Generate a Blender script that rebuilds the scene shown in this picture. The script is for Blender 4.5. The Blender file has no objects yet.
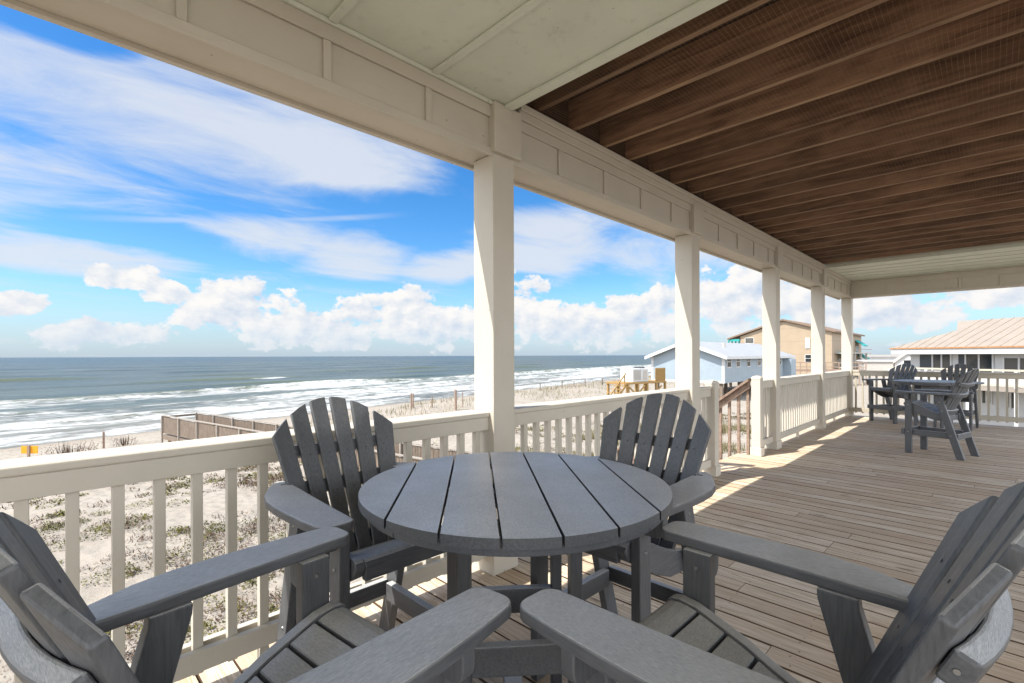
import bpy, bmesh, math, random
from mathutils import Vector, Matrix, noise as mnoise
R = math.radians
random.seed(11)
sc = bpy.context.scene
col = sc.collection

# ------------------------------------------------------------------ camera
cam_d = bpy.data.cameras.new('camera')
cam = bpy.data.objects.new('camera', cam_d); col.objects.link(cam)
cam.matrix_world = Matrix.Translation((0, 0, 1.43)) @ Matrix.Rotation(R(-45), 4, 'Z') @ Matrix.Rotation(R(90), 4, 'X') @ Matrix.Rotation(R(-0.2), 4, 'Z')
cam_d.sensor_width = 36; cam_d.lens = 36 * 480 / 1024
cam_d.shift_y = 14.2 / 1024
cam_d.clip_start = 0.05; cam_d.clip_end = 60000
sc.camera = cam

# ------------------------------------------------------------------ light / view
SUN_DIR = Vector((-0.66, 0.25, 1.0)).normalized()          # towards the sun
SUN_EL = math.asin(SUN_DIR.z); SUN_AZ = math.atan2(SUN_DIR.x, SUN_DIR.y)
sd = bpy.data.lights.new('sun', 'SUN'); sd.energy = 2.0; sd.angle = R(0.5); sd.color = (1.0, 0.965, 0.905)
so = bpy.data.objects.new('sun', sd); col.objects.link(so)
so.rotation_euler = SUN_DIR.to_track_quat('Z', 'Y').to_euler()
sc.view_settings.view_transform = 'Standard'; sc.view_settings.look = 'None'
sc.view_settings.gamma = 1; sc.view_settings.exposure = 2.15
sc.view_settings.use_curve_mapping = False
sc.cycles.use_denoising = True
sc.cycles.max_bounces = 10; sc.cycles.diffuse_bounces = 6; sc.cycles.glossy_bounces = 4
sc.cycles.sample_clamp_indirect = 8
SKY_STR = 0.05


class NT:
    """small helper to wire shader nodes"""
    def __init__(s, tree): s.t = tree; s.n = tree.nodes; s.l = tree.links
    def new(s, typ, **kw):
        n = s.n.new(typ)
        for k, v in kw.items():
            if k == 'inp':
                for kk, vv in v.items(): s.put(n.inputs[kk], vv)
            else: setattr(n, k, v)
        return n
    def put(s, sock, v):
        if hasattr(v, 'is_linked') or isinstance(v, bpy.types.NodeSocket): s.l.new(v, sock)
        else: sock.default_value = v
    def m(s, op, a, b=0.0, c=None, clamp=False):
        n = s.n.new('ShaderNodeMath'); n.operation = op; n.use_clamp = clamp
        s.put(n.inputs[0], a); s.put(n.inputs[1], b)
        if c is not None: s.put(n.inputs[2], c)
        return n.outputs[0]
    def ss(s, x, lo, hi):
        n = s.n.new('ShaderNodeMapRange'); n.interpolation_type = 'SMOOTHSTEP'
        s.put(n.inputs[0], x); n.inputs[1].default_value = lo; n.inputs[2].default_value = hi
        return n.outputs[0]
    def lin(s, x, lo, hi, a=0., b=1.):
        n = s.n.new('ShaderNodeMapRange'); s.put(n.inputs[0], x)
        for i, v in enumerate((lo, hi, a, b)): n.inputs[1 + i].default_value = v
        return n.outputs[0]
    def mix(s, f, a, b, mode='MIX'):
        n = s.n.new('ShaderNodeMix'); n.data_type = 'RGBA'; n.blend_type = mode; n.clamp_factor = True
        s.put(n.inputs[0], f)
        for i, v in ((6, a), (7, b)):
            if isinstance(v, (tuple, list)): v = tuple(v) + ((1,) if len(v) == 3 else ())
            s.put(n.inputs[i], v)
        return n.outputs[2]
    def noise(s, vec, scale, detail=4, rough=0.5, lac=2.0, dist=0.0, out=0):
        n = s.n.new('ShaderNodeTexNoise')
        if vec is not None: s.l.new(vec, n.inputs['Vector'])
        n.inputs['Scale'].default_value = scale; n.inputs['Detail'].default_value = detail
        n.inputs['Roughness'].default_value = rough; n.inputs['Lacunarity'].default_value = lac
        n.inputs['Distortion'].default_value = dist
        return n.outputs[out]
    def map(s, vec, scale=(1, 1, 1), loc=(0, 0, 0), rot=(0, 0, 0)):
        n = s.n.new('ShaderNodeMapping'); s.l.new(vec, n.inputs[0])
        n.inputs['Location'].default_value = loc; n.inputs['Rotation'].default_value = rot; n.inputs['Scale'].default_value = scale
        return n.outputs[0]
    def comb(s, x, y, z=0.0):
        n = s.n.new('ShaderNodeCombineXYZ')
        for i, v in enumerate((x, y, z)): s.put(n.inputs[i], v)
        return n.outputs[0]


def make_world():
    w = bpy.data.worlds.new('World'); sc.world = w; w.use_nodes = True
    nt = NT(w.node_tree); nt.n.clear()
    out = nt.new('ShaderNodeOutputWorld'); bg = nt.new('ShaderNodeBackground')
    bg.inputs[1].default_value = SKY_STR
    nt.l.new(bg.outputs[0], out.inputs[0])
    sky = nt.new('ShaderNodeTexSky'); sky.sky_type = 'NISHITA'; sky.sun_disc = False
    sky.sun_elevation = SUN_EL; sky.sun_rotation = SUN_AZ
    sky.air_density = 1.0; sky.dust_density = 0.6; sky.ozone_density = 2.5
    hsv = nt.new('ShaderNodeHueSaturation', inp={'Saturation': 1.36, 'Value': 1.0})
    nt.l.new(sky.outputs[0], hsv.inputs['Color'])
    tc = nt.new('ShaderNodeTexCoord')
    sep = nt.new('ShaderNodeSeparateXYZ'); nt.l.new(tc.outputs['Generated'], sep.inputs[0])
    dx, dy, dz = sep.outputs
    az = nt.m('MULTIPLY', nt.m('ARCTAN2', dy, dx), 57.2958)
    el = nt.m('MULTIPLY', nt.m('ARCSINE', dz), 57.2958)
    zc = nt.m('ADD', nt.m('MAXIMUM', dz, 0.0), 0.10)

    def blob(a, e, ra, re):
        p = nt.m('DIVIDE', nt.m('SUBTRACT', az, a), ra); q = nt.m('DIVIDE', nt.m('SUBTRACT', el, e), re)
        return nt.m('SUBTRACT', 1.0, nt.m('ADD', nt.m('MULTIPLY', p, p), nt.m('MULTIPLY', q, q)))
    def union(bl):
        r = nt.m('MAXIMUM', blob(*bl[0]), -2.2)
        for b in bl[1:]: r = nt.m('MAXIMUM', r, blob(*b))
        return r
    # high thin cloud on a flat layer: streaks
    u = nt.m('DIVIDE', dx, zc); v = nt.m('DIVIDE', dy, zc)
    uv = nt.comb(u, v, 0.0)
    n1 = nt.noise(nt.map(uv, (0.9, 1.5, 1), rot=(0, 0, R(42))), 1.3, 10, 0.66, dist=0.55)
    n2 = nt.noise(nt.map(uv, (0.7, 1.1, 1), loc=(3.1, 1.7, 0)), 0.75, 5, 0.5)
    mass = nt.m('MAXIMUM', union([(80, 22, 21, 6.5), (66, 21, 12, 6), (91, 15, 13, 4.5), (63, 11.5, 7, 2.5), (72, 12.5, 10, 2.2),
                                  (40, 13, 9, 4), (24, 12, 12, 4), (2, 9, 12, 3.5), (52, 10.5, 7, 1.8), (88, 9.0, 9, 1.6)]), -0.6)
    other = nt.m('MULTIPLY', nt.ss(nt.m('ABSOLUTE', nt.m('SUBTRACT', az, 45.0)), 55., 75.), 0.75)
    mass = nt.m('MAXIMUM', mass, nt.m('SUBTRACT', nt.m('MULTIPLY', other, 1.5), 0.6))
    holes = nt.m('MAXIMUM', union([(62, 16.8, 10, 2.3), (93, 30, 9, 5.5), (84, 11.8, 9, 1.6), (56, 14.5, 5, 2.0), (45, 9, 6, 1.2), (88, 26.5, 6, 1.6)]), 0.0)
    mass = nt.m('SUBTRACT', mass, nt.m('MULTIPLY', holes, 1.1))
    hi = nt.m('ADD', nt.m('MULTIPLY', mass, 0.40), nt.m('ADD', nt.m('MULTIPLY', nt.m('SUBTRACT', n1, 0.5), 1.25), nt.m('MULTIPLY', nt.m('SUBTRACT', n2, 0.5), 1.0)))
    veil = nt.m('MULTIPLY', nt.ss(hi, -0.22, 0.42), 0.86)
    # one thin contrail
    tr = nt.m('ABSOLUTE', nt.m('SUBTRACT', el, nt.m('ADD', 14.2, nt.m('MULTIPLY', nt.m('SUBTRACT', az, 72.0), -0.13))))
    tr = nt.m('MULTIPLY', nt.m('SUBTRACT', 1.0, nt.ss(tr, 0.05, 0.45)), nt.m('MULTIPLY', nt.ss(az, 56, 66), nt.m('MULTIPLY', nt.m('SUBTRACT', 1.0, nt.ss(az, 80, 90)), nt.m('MULTIPLY', n1, 0.75))))
    veil = nt.m('MAXIMUM', veil, tr)
    # cumulus near the horizon
    cum = [(83.5, 7.4, 3.2, 1.5), (80.5, 6.2, 2.8, 1.4), (75, 5.2, 6.0, 3.2), (70, 3.2, 6, 2.2), (85, 2.0, 5.0, 1.6), (64.5, 1.9, 4.0, 1.6), (91, 4.5, 2.5, 1.1), (59, 4.6, 6.5, 3.4),
           (54, 3.4, 7, 3), (43.5, 5.4, 4.5, 4.2), (37, 3.4, 6, 3), (29.5, 4.6, 6.0, 3.3), (18, 6.2, 7.5, 4.3), (11.0, 4.6, 4, 3), (5.8, 4.0, 4.5, 2.2), (-1, 5.5, 5, 1.8), (-12, 5, 9, 4), (108, 5, 10, 4)]
    far = nt.m('MULTIPLY', nt.ss(nt.m('ABSOLUTE', nt.m('SUBTRACT', az, 45.0)), 62., 80.), nt.m('SUBTRACT', 1.0, nt.ss(el, 10, 26)))
    band = nt.m('SUBTRACT', nt.m('MULTIPLY', nt.m('MULTIPLY', nt.ss(el, 0.1, 0.9), nt.m('SUBTRACT', 1.0, nt.ss(el, 1.2, 3.6))), 2.05), 2.1)
    cb = nt.m('MAXIMUM', nt.m('MAXIMUM', union(cum), band), nt.m('SUBTRACT', nt.m('MULTIPLY', far, 2.5), 2.2))
    P = nt.comb(nt.m('MULTIPLY', az, 0.16), nt.m('MULTIPLY', el, 0.21), 0.0)
    Pb = nt.comb(nt.m('ADD', nt.m('MULTIPLY', az, 0.16), 0.10), nt.m('ADD', nt.m('MULTIPLY', el, 0.21), 0.17), 0.0)
    f1 = nt.noise(P, 1.6, 12, 0.60); f2 = nt.noise(Pb, 1.6, 9, 0.58)
    d1 = nt.m('ADD', nt.m('ADD', nt.m('MULTIPLY', cb, 0.62), 0.02), nt.m('MULTIPLY', nt.m('SUBTRACT', f1, 0.5), 2.9))
    cden = nt.m('MULTIPLY', nt.ss(d1, 0.02, 0.25), nt.lin(el, 0.0, 3.5, 0.62, 1.0))
    relief = nt.m('ADD', nt.m('MULTIPLY', nt.m('SUBTRACT', f1, f2), 2.8), 0.70, clamp=True)
    base = nt.m('MULTIPLY', relief, nt.lin(el, 0.0, 5.0, 0.62, 1.0))
    S = 1.0 / SKY_STR
    away = nt.ss(nt.m('ABSOLUTE', nt.m('SUBTRACT', nt.m('ABSOLUTE', nt.m('SUBTRACT', az, 45.0)), 180.0)), 128., 60.)
    k_away = nt.lin(away, 0, 1, 1.0, 4.6)                        # added fill: unseen sky behind the camera brightened to light the porch
    ccol = nt.mix(base, (0.128 * S, 0.154 * S, 0.190 * S), (0.224 * S, 0.220 * S, 0.215 * S))
    hcol = (0.176 * S, 0.185 * S, 0.199 * S)
    def brighter(c):
        n = nt.new('ShaderNodeVectorMath'); n.operation = 'SCALE'; nt.put(n.inputs[0], c); nt.put(n.inputs['Scale'], k_away); return n.outputs[0]
    ccol = brighter(ccol); hcol = brighter(hcol)
    skyc = nt.mix(1.0, hsv.outputs[0], (0.70, 0.83, 0.91), 'MULTIPLY')
    # low haze over the sea
    hz = nt.m('MULTIPLY', nt.m('SUBTRACT', 1.0, nt.ss(el, 0.0, 9.0)), 0.62)
    skyc = nt.mix(hz, skyc, (0.104 * S, 0.134 * S, 0.190 * S))
    skyc = nt.mix(veil, skyc, hcol)
    skyc = nt.mix(cden, skyc, ccol)
    # below the horizon
    skyc = nt.mix(nt.ss(dz, -0.03, 0.0), (0.06 * S, 0.075 * S, 0.08 * S), skyc)
    nt.l.new(skyc, bg.inputs[0])

make_world()

# ------------------------------------------------------------------ helpers
class MB:
    def __init__(s): s.v = []; s.f = []; s.mi = []; s.tone = []; s.ct = None
    def _add(s, vs, fs, mi=0):
        o = len(s.v); s.v += [tuple(p) for p in vs]; s.f += [tuple(o + i for i in f) for f in fs]; s.mi += [mi] * len(fs)
        if s.ct is not None or s.tone:
            s.tone += [s.ct if s.ct is not None else 0.5] * len(vs)
        return s
    def box(s, x0, x1, y0, y1, z0, z1, mi=0, M=None):
        vs = [Vector((x, y, z)) for z in (z0, z1) for x, y in ((x0, y0), (x1, y0), (x1, y1), (x0, y1))]
        if M is not None: vs = [M @ p for p in vs]
        return s._add(vs, [(3, 2, 1, 0), (4, 5, 6, 7), (0, 1, 5, 4), (1, 2, 6, 5), (2, 3, 7, 6), (3, 0, 4, 7)], mi)
    def prism(s, pts, axis, a0, a1, mi=0, M=None):
        """polygon extruded along axis: x -> pts are (y,z); y -> (x,z); z -> (x,y)"""
        def P(p, a):
            q = {'x': (a, p[0], p[1]), 'y': (p[0], a, p[1]), 'z': (p[0], p[1], a)}[axis]
            return (M @ Vector(q)) if M is not None else q
        n = len(pts)
        vs = [P(p, a0) for p in pts] + [P(p, a1) for p in pts]
        fs = [tuple(range(n)), tuple(range(2 * n - 1, n - 1, -1))] + [(i, (i + 1) % n, n + (i + 1) % n, n + i) for i in range(n)]
        return s._add(vs, fs, mi)
    def bar(s, p0, p1, w, h, mi=0, up=(0, 0, 1)):
        p0 = Vector(p0); p1 = Vector(p1); d = (p1 - p0); L = d.length; d.normalize()
        up = Vector(up); sx = d.cross(up)
        if sx.length < 1e-4: sx = d.cross(Vector((1, 0, 0)))
        sx.normalize(); uz = sx.cross(d)
        M = Matrix((( sx.x, d.x, uz.x, p0.x), (sx.y, d.y, uz.y, p0.y), (sx.z, d.z, uz.z, p0.z), (0, 0, 0, 1)))
        return s.box(-w / 2, w / 2, 0, L, -h / 2, h / 2, mi, M)
    def tube(s, p0, p1, r0, r1=None, n=8, mi=0):
        r1 = r0 if r1 is None else r1
        p0 = Vector(p0); p1 = Vector(p1); d = (p1 - p0).normalized(); a = d.orthogonal().normalized(); b = d.cross(a)
        vs = []
        for p, r in ((p0, r0), (p1, r1)):
            vs += [p + (a * math.cos(t) + b * math.sin(t)) * r for t in (2 * math.pi * i / n for i in range(n))]
        fs = [(i, (i + 1) % n, n + (i + 1) % n, n + i) for i in range(n)] + [tuple(range(n - 1, -1, -1)), tuple(range(n, 2 * n))]
        return s._add(vs, fs, mi)
    def tri(s, a, b, c, mi=0): return s._add([a, b, c], [(0, 1, 2)], mi)
    def quad(s, a, b, c, d, mi=0): return s._add([a, b, c, d], [(0, 1, 2, 3)], mi)
    def build(s, name, mats, parent=None, bevel=0.0, seg=2, smooth=False, recalc=True):
        me = bpy.data.meshes.new(name); me.from_pydata(s.v, [], s.f)
        for m in (mats if isinstance(mats, (list, tuple)) else [mats]): me.materials.append(m)
        if len(me.materials) > 1: me.polygons.foreach_set('material_index', s.mi)
        if s.tone:
            at = me.attributes.new('tone', 'FLOAT', 'POINT'); at.data.foreach_set('value', s.tone)
        if recalc:
            bm = bmesh.new(); bm.from_mesh(me); bmesh.ops.recalc_face_normals(bm, faces=bm.faces); bm.to_mesh(me); bm.free()
        if smooth: me.polygons.foreach_set('use_smooth', [True] * len(me.polygons))
        o = bpy.data.objects.new(name, me); col.objects.link(o)
        if parent is not None: o.parent = parent
        if bevel:
            b = o.modifiers.new('bevel', 'BEVEL'); b.width = bevel; b.segments = seg; b.limit_method = 'ANGLE'; b.angle_limit = R(40)
        return o


def tag(o, label=None, cat=None, group=None, kind=None):
    for k, v in (('label', label), ('category', cat), ('group', group), ('kind', kind)):
        if v: o[k] = v
    return o
def thing(name, label, cat, loc=(0, 0, 0), rz=0.0, group=None):
    o = bpy.data.objects.new(name, None); col.objects.link(o); o.empty_display_size = 0.2
    o.location = loc; o.rotation_euler = (0, 0, rz)
    return tag(o, label, cat, group)
def copy_tree(o, parent=None):
    c = o.copy(); col.objects.link(c); c.parent = parent
    for ch in list(o.children): copy_tree(ch, c)
    return c

# ------------------------------------------------------------------ materials
def mat(name, rough=0.5, spec=0.5):
    m = bpy.data.materials.new(name); m.use_nodes = True
    nt = NT(m.node_tree); b = nt.n['Principled BSDF']
    b.inputs['Roughness'].default_value = rough; b.inputs['Specular IOR Level'].default_value = spec
    return m, nt, b
def coords(nt, obj=True):
    tc = nt.new('ShaderNodeTexCoord'); v = tc.outputs['Object']
    oi = nt.new('ShaderNodeObjectInfo')
    add = nt.new('ShaderNodeVectorMath'); add.operation = 'ADD'
    nt.l.new(v, add.inputs[0])
    sc_ = nt.new('ShaderNodeVectorMath'); sc_.operation = 'SCALE'; sc_.inputs[0].default_value = (7.3, 5.1, 3.7)
    nt.l.new(oi.outputs['Random'], sc_.inputs['Scale']); nt.l.new(sc_.outputs[0], add.inputs[1])
    return add.outputs[0]
def bump(nt, b, h, strength=0.3, dist=0.01):
    n = nt.new('ShaderNodeBump', inp={'Strength': strength, 'Distance': dist}); nt.l.new(h, n.inputs['Height'])
    nt.l.new(n.outputs[0], b.inputs['Normal']); return n

def plain(name, c, rough=0.6, var=0.12, scale=6, spec=0.4):
    m, nt, b = mat(name, rough, spec); v = coords(nt)
    n = nt.noise(v, scale, 5, 0.6)
    nt.l.new(nt.mix(nt.lin(n, 0.3, 0.7), tuple(x * (1 - var) for x in c), tuple(min(1, x * (1 + var)) for x in c)), b.inputs['Base Color'])
    return m

def paint(name, c, dirt=(0.42, 0.36, 0.26), amt=0.35, rough=0.5, grain=(14, 14, 1.0)):
    """brushed exterior paint on timber: faint grain, mildew patches, rubbed spots"""
    m, nt, b = mat(name, rough, 0.35); v = coords(nt)
    n = nt.noise(v, 2.2, 6, 0.62); g = nt.noise(nt.map(v, grain), 6, 4, 0.6)
    c2 = tuple(x * 0.90 for x in c)
    k = nt.mix(nt.lin(n, 0.3, 0.7), c, c2)
    d = nt.m('MULTIPLY', nt.ss(nt.noise(v, 5.5, 8, 0.7), 0.56, 0.78), amt)
    k = nt.mix(d, k, dirt)
    vo = nt.new('ShaderNodeTexVoronoi', inp={'Scale': 7.0}); nt.l.new(v, vo.inputs['Vector'])
    k = nt.mix(nt.m('MULTIPLY', nt.m('SUBTRACT', 1.0, nt.ss(vo.outputs['Distance'], 0.025, 0.06)), 0.6), k, (0.16, 0.12, 0.08))      # nail heads and chips
    run = nt.noise(nt.map(v, tuple(1.8 * q for q in grain)), 2.0, 5, 0.7)
    k = nt.mix(nt.m('MULTIPLY', nt.ss(run, 0.56, 0.74), 0.30), k, dirt)
    nt.l.new(k, b.inputs['Base Color'])
    h = nt.m('ADD', nt.m('MULTIPLY', g, 0.7), nt.m('MULTIPLY', nt.noise(v, 60, 3, 0.6), 0.3))
    bump(nt, b, h, 0.22, 0.004)
    return m
CREAM = paint('cream_paint', (0.515, 0.468, 0.388))
CREAM_X = paint('cream_paint_along', (0.515, 0.468, 0.388), grain=(1, 14, 14))
SOFFIT = paint('soffit_paint', (0.60, 0.62, 0.52), dirt=(0.30, 0.29, 0.22), amt=0.30, grain=(3, 3, 3))
FARRAIL = paint('weathered_rail_paint', (0.45, 0.40, 0.315), amt=0.5)

def plastic(name, stretch):
    m, nt, b = mat(name, 0.42, 0.60); v = coords(nt)
    g = nt.noise(nt.map(v, stretch), 9, 5, 0.65, dist=0.3)
    s = nt.noise(v, 3.0, 6, 0.65)
    k = nt.mix(nt.lin(g, 0.3, 0.72), (0.058, 0.060, 0.063), (0.108, 0.110, 0.114))
    k = nt.mix(nt.m('MULTIPLY', nt.ss(s, 0.48, 0.75), 0.5), k, (0.125, 0.127, 0.130))
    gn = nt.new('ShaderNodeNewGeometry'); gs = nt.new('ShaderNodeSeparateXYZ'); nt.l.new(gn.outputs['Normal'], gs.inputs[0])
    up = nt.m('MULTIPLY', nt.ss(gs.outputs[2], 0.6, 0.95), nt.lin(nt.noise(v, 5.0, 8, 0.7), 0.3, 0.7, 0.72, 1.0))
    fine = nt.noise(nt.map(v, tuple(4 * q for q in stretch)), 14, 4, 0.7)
    dust_toplight = nt.mix(nt.lin(fine, 0.34, 0.66), (0.30, 0.298, 0.292), (0.64, 0.63, 0.612))
    k = nt.mix(up, k, dust_toplight)
    nt.l.new(nt.lin(up, 0, 1, 0.45, 1.0), b.inputs['Specular IOR Level'])                      # salty, dusty level faces, with extra brightness painted in for light
    nt.l.new(k, b.inputs['Base Color'])
    nt.l.new(nt.lin(s, 0.3, 0.7, 0.36, 0.52), b.inputs['Roughness'])
    h = nt.m('ADD', g, nt.m('MULTIPLY', nt.noise(v, 180, 2, 0.5), 0.35))
    bump(nt, b, h, 0.28, 0.0025)
    return m
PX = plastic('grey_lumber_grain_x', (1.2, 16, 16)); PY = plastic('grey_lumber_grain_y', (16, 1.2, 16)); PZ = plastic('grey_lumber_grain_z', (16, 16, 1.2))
STEEL = plain('bolt_steel', (0.30, 0.30, 0.29), 0.35, 0.1)
STEEL.node_tree.nodes['Principled BSDF'].inputs['Metallic'].default_value = 0.8

def deckwood():
    m, nt, b = mat('weathered_deck_boards', 0.62, 0.35)
    tc = nt.new('ShaderNodeTexCoord'); v = tc.outputs['Object']
    at = nt.new('ShaderNodeAttribute'); at.attribute_name = 'tone'; t = at.outputs['Fac']
    vv = nt.new('ShaderNodeVectorMath'); vv.operation = 'ADD'; nt.l.new(v, vv.inputs[0])
    nt.l.new(nt.comb(nt.m('MULTIPLY', t, 37.0), nt.m('MULTIPLY', t, 91.0), 0), vv.inputs[1]); w = vv.outputs[0]
    g1 = nt.noise(nt.map(w, (22, 0.9, 22)), 2.6, 6, 0.62, dist=0.6)
    g2 = nt.noise(nt.map(w, (60, 1.6, 60)), 3.0, 4, 0.6)
    blot = nt.noise(nt.map(w, (2.5, 0.7, 1)), 1.6, 5, 0.6)
    big = nt.noise(v, 0.55, 4, 0.6)
    k = nt.mix(nt.lin(g1, 0.37, 0.64), (0.40, 0.325, 0.215), (0.80, 0.665, 0.51))
    k = nt.mix(nt.m('MULTIPLY', nt.ss(g2, 0.50, 0.64), 0.7), k, (0.22, 0.145, 0.09))
    k = nt.mix(nt.m('MULTIPLY', nt.ss(blot, 0.45, 0.75), 0.5), k, (0.72, 0.645, 0.545))          # silvered
    k = nt.mix(nt.m('MULTIPLY', nt.ss(big, 0.46, 0.70), 0.6), k, (0.52, 0.335, 0.18))          # stained patches
    k = nt.mix(nt.lin(t, 0, 1, 0.0, 0.70), k, (0.41, 0.285, 0.185))
    vor = nt.new('ShaderNodeTexVoronoi', inp={'Scale': 1.0}); nt.l.new(nt.map(w, (7.0, 1.7, 1)), vor.inputs['Vector'])
    kn = nt.m('SUBTRACT', 1.0, nt.ss(vor.outputs['Distance'], 0.05, 0.13))
    k = nt.mix(nt.m('MULTIPLY', kn, 0.75), k, (0.085, 0.048, 0.028))
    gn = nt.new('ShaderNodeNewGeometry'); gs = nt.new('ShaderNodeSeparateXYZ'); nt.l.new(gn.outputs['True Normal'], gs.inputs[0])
    k = nt.mix(nt.ss(gs.outputs[2], 0.3, 0.8), (0.13, 0.078, 0.045), k)          # board flanks painted dark so the gaps look shaded
    nt.l.new(k, b.inputs['Base Color'])
    nt.l.new(nt.lin(g1, 0.3, 0.7, 0.72, 0.5), b.inputs['Roughness'])
    bump(nt, b, nt.m('ADD', g1, nt.m('MULTIPLY', g2, 0.6)), 0.45, 0.004)
    return m
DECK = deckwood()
NAIL = plain('nail_heads', (0.035, 0.026, 0.02), 0.6)

def wood(name, ca, cb, stretch, rough=0.7, stain=None, scale=3.0):
    m, nt, b = mat(name, rough, 0.3); v = coords(nt)
    g = nt.noise(nt.map(v, stretch), scale, 6, 0.62, dist=0.5); s = nt.noise(v, 1.3, 6, 0.65)
    k = nt.mix(nt.lin(g, 0.3, 0.7), ca, cb)
    if stain: k = nt.mix(nt.m('MULTIPLY', nt.ss(s, 0.46, 0.7), 0.6), k, stain)
    if 'joist' in name:
        oi = nt.new('ShaderNodeObjectInfo'); d2 = nt.noise(nt.map(v, (2, .45, 2)), 1.1, 8, 0.7)
        k = nt.mix(nt.m('MULTIPLY', nt.ss(d2, 0.44, 0.62), 0.6), k, tuple(0.35 * q for q in ca))
        k = nt.mix(nt.lin(oi.outputs['Random'], 0, 1, 0.0, 0.45), k, tuple(0.6 * q for q in ca))
    nt.l.new(k, b.inputs['Base Color']); bump(nt, b, g, 0.4, 0.004)
    return m
JOIST = wood('brown_joist_timber', (0.095, 0.046, 0.027), (0.54, 0.30, 0.175), (7, 0.55, 7), 0.6, (0.56, 0.335, 0.20))
JOISTEDGE = wood('lit_joist_edge', (0.22, 0.125, 0.072), (0.48, 0.31, 0.185), (9, 0.6, 9), 0.6)  # paler strip under each joist, light from below painted into the colour
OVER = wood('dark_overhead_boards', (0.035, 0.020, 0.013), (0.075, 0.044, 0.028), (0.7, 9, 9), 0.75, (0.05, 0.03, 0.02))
BROWNRAIL = wood('brown_stair_timber', (0.16, 0.105, 0.075), (0.30, 0.215, 0.16), (5, 5, 5), 0.7)
WALK = wood('grey_brown_walkway_timber', (0.090, 0.067, 0.050), (0.215, 0.168, 0.128), (6, 6, 1), 0.8, (0.12, 0.09, 0.068))
WALKTOP = wood('bleached_walkway_cap', (0.20, 0.17, 0.14), (0.30, 0.262, 0.22), (6, 1, 6), 0.8)
GOLD = wood('new_yellow_timber', (0.20, 0.115, 0.04), (0.36, 0.225, 0.08), (4, 4, 4), 0.7)
WIRE = plain('galvanised_wire', (0.19, 0.125, 0.08), 0.5, 0.1)

def sand_mat():
    m, nt, b = mat('white_sand', 0.9, 0.15)
    v = nt.new('ShaderNodeTexCoord').outputs['Object']
    a = nt.noise(v, 0.6, 6, 0.6); f = nt.noise(v, 40, 3, 0.6); lit = nt.noise(v, 3.2, 8, 0.72)
    k = nt.mix(nt.lin(a, 0.3, 0.7), (0.235, 0.204, 0.167), (0.285, 0.253, 0.211))
    k = nt.mix(nt.m('MULTIPLY', nt.ss(lit, 0.57, 0.70), 0.65), k, (0.19, 0.15, 0.11))           # litter and dry bits
    # wet sand by the water
    at = nt.new('ShaderNodeAttribute'); at.attribute_name = 'wet'
    k = nt.mix(nt.m('MULTIPLY', at.outputs['Fac'], 0.8), k, (0.20, 0.165, 0.13))
    nt.l.new(k, b.inputs['Base Color'])
    foot = nt.new('ShaderNodeTexVoronoi', inp={'Scale': 3.6}); foot.feature = 'SMOOTH_F1'; nt.l.new(v, foot.inputs['Vector'])
    h = nt.m('ADD', nt.m('MULTIPLY', foot.outputs['Distance'], 1.0), nt.m('ADD', nt.m('MULTIPLY', lit, 0.5), nt.m('MULTIPLY', f, 0.12)))
    bump(nt, b, h, 0.9, 0.10)
    return m
SAND = sand_mat()

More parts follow.
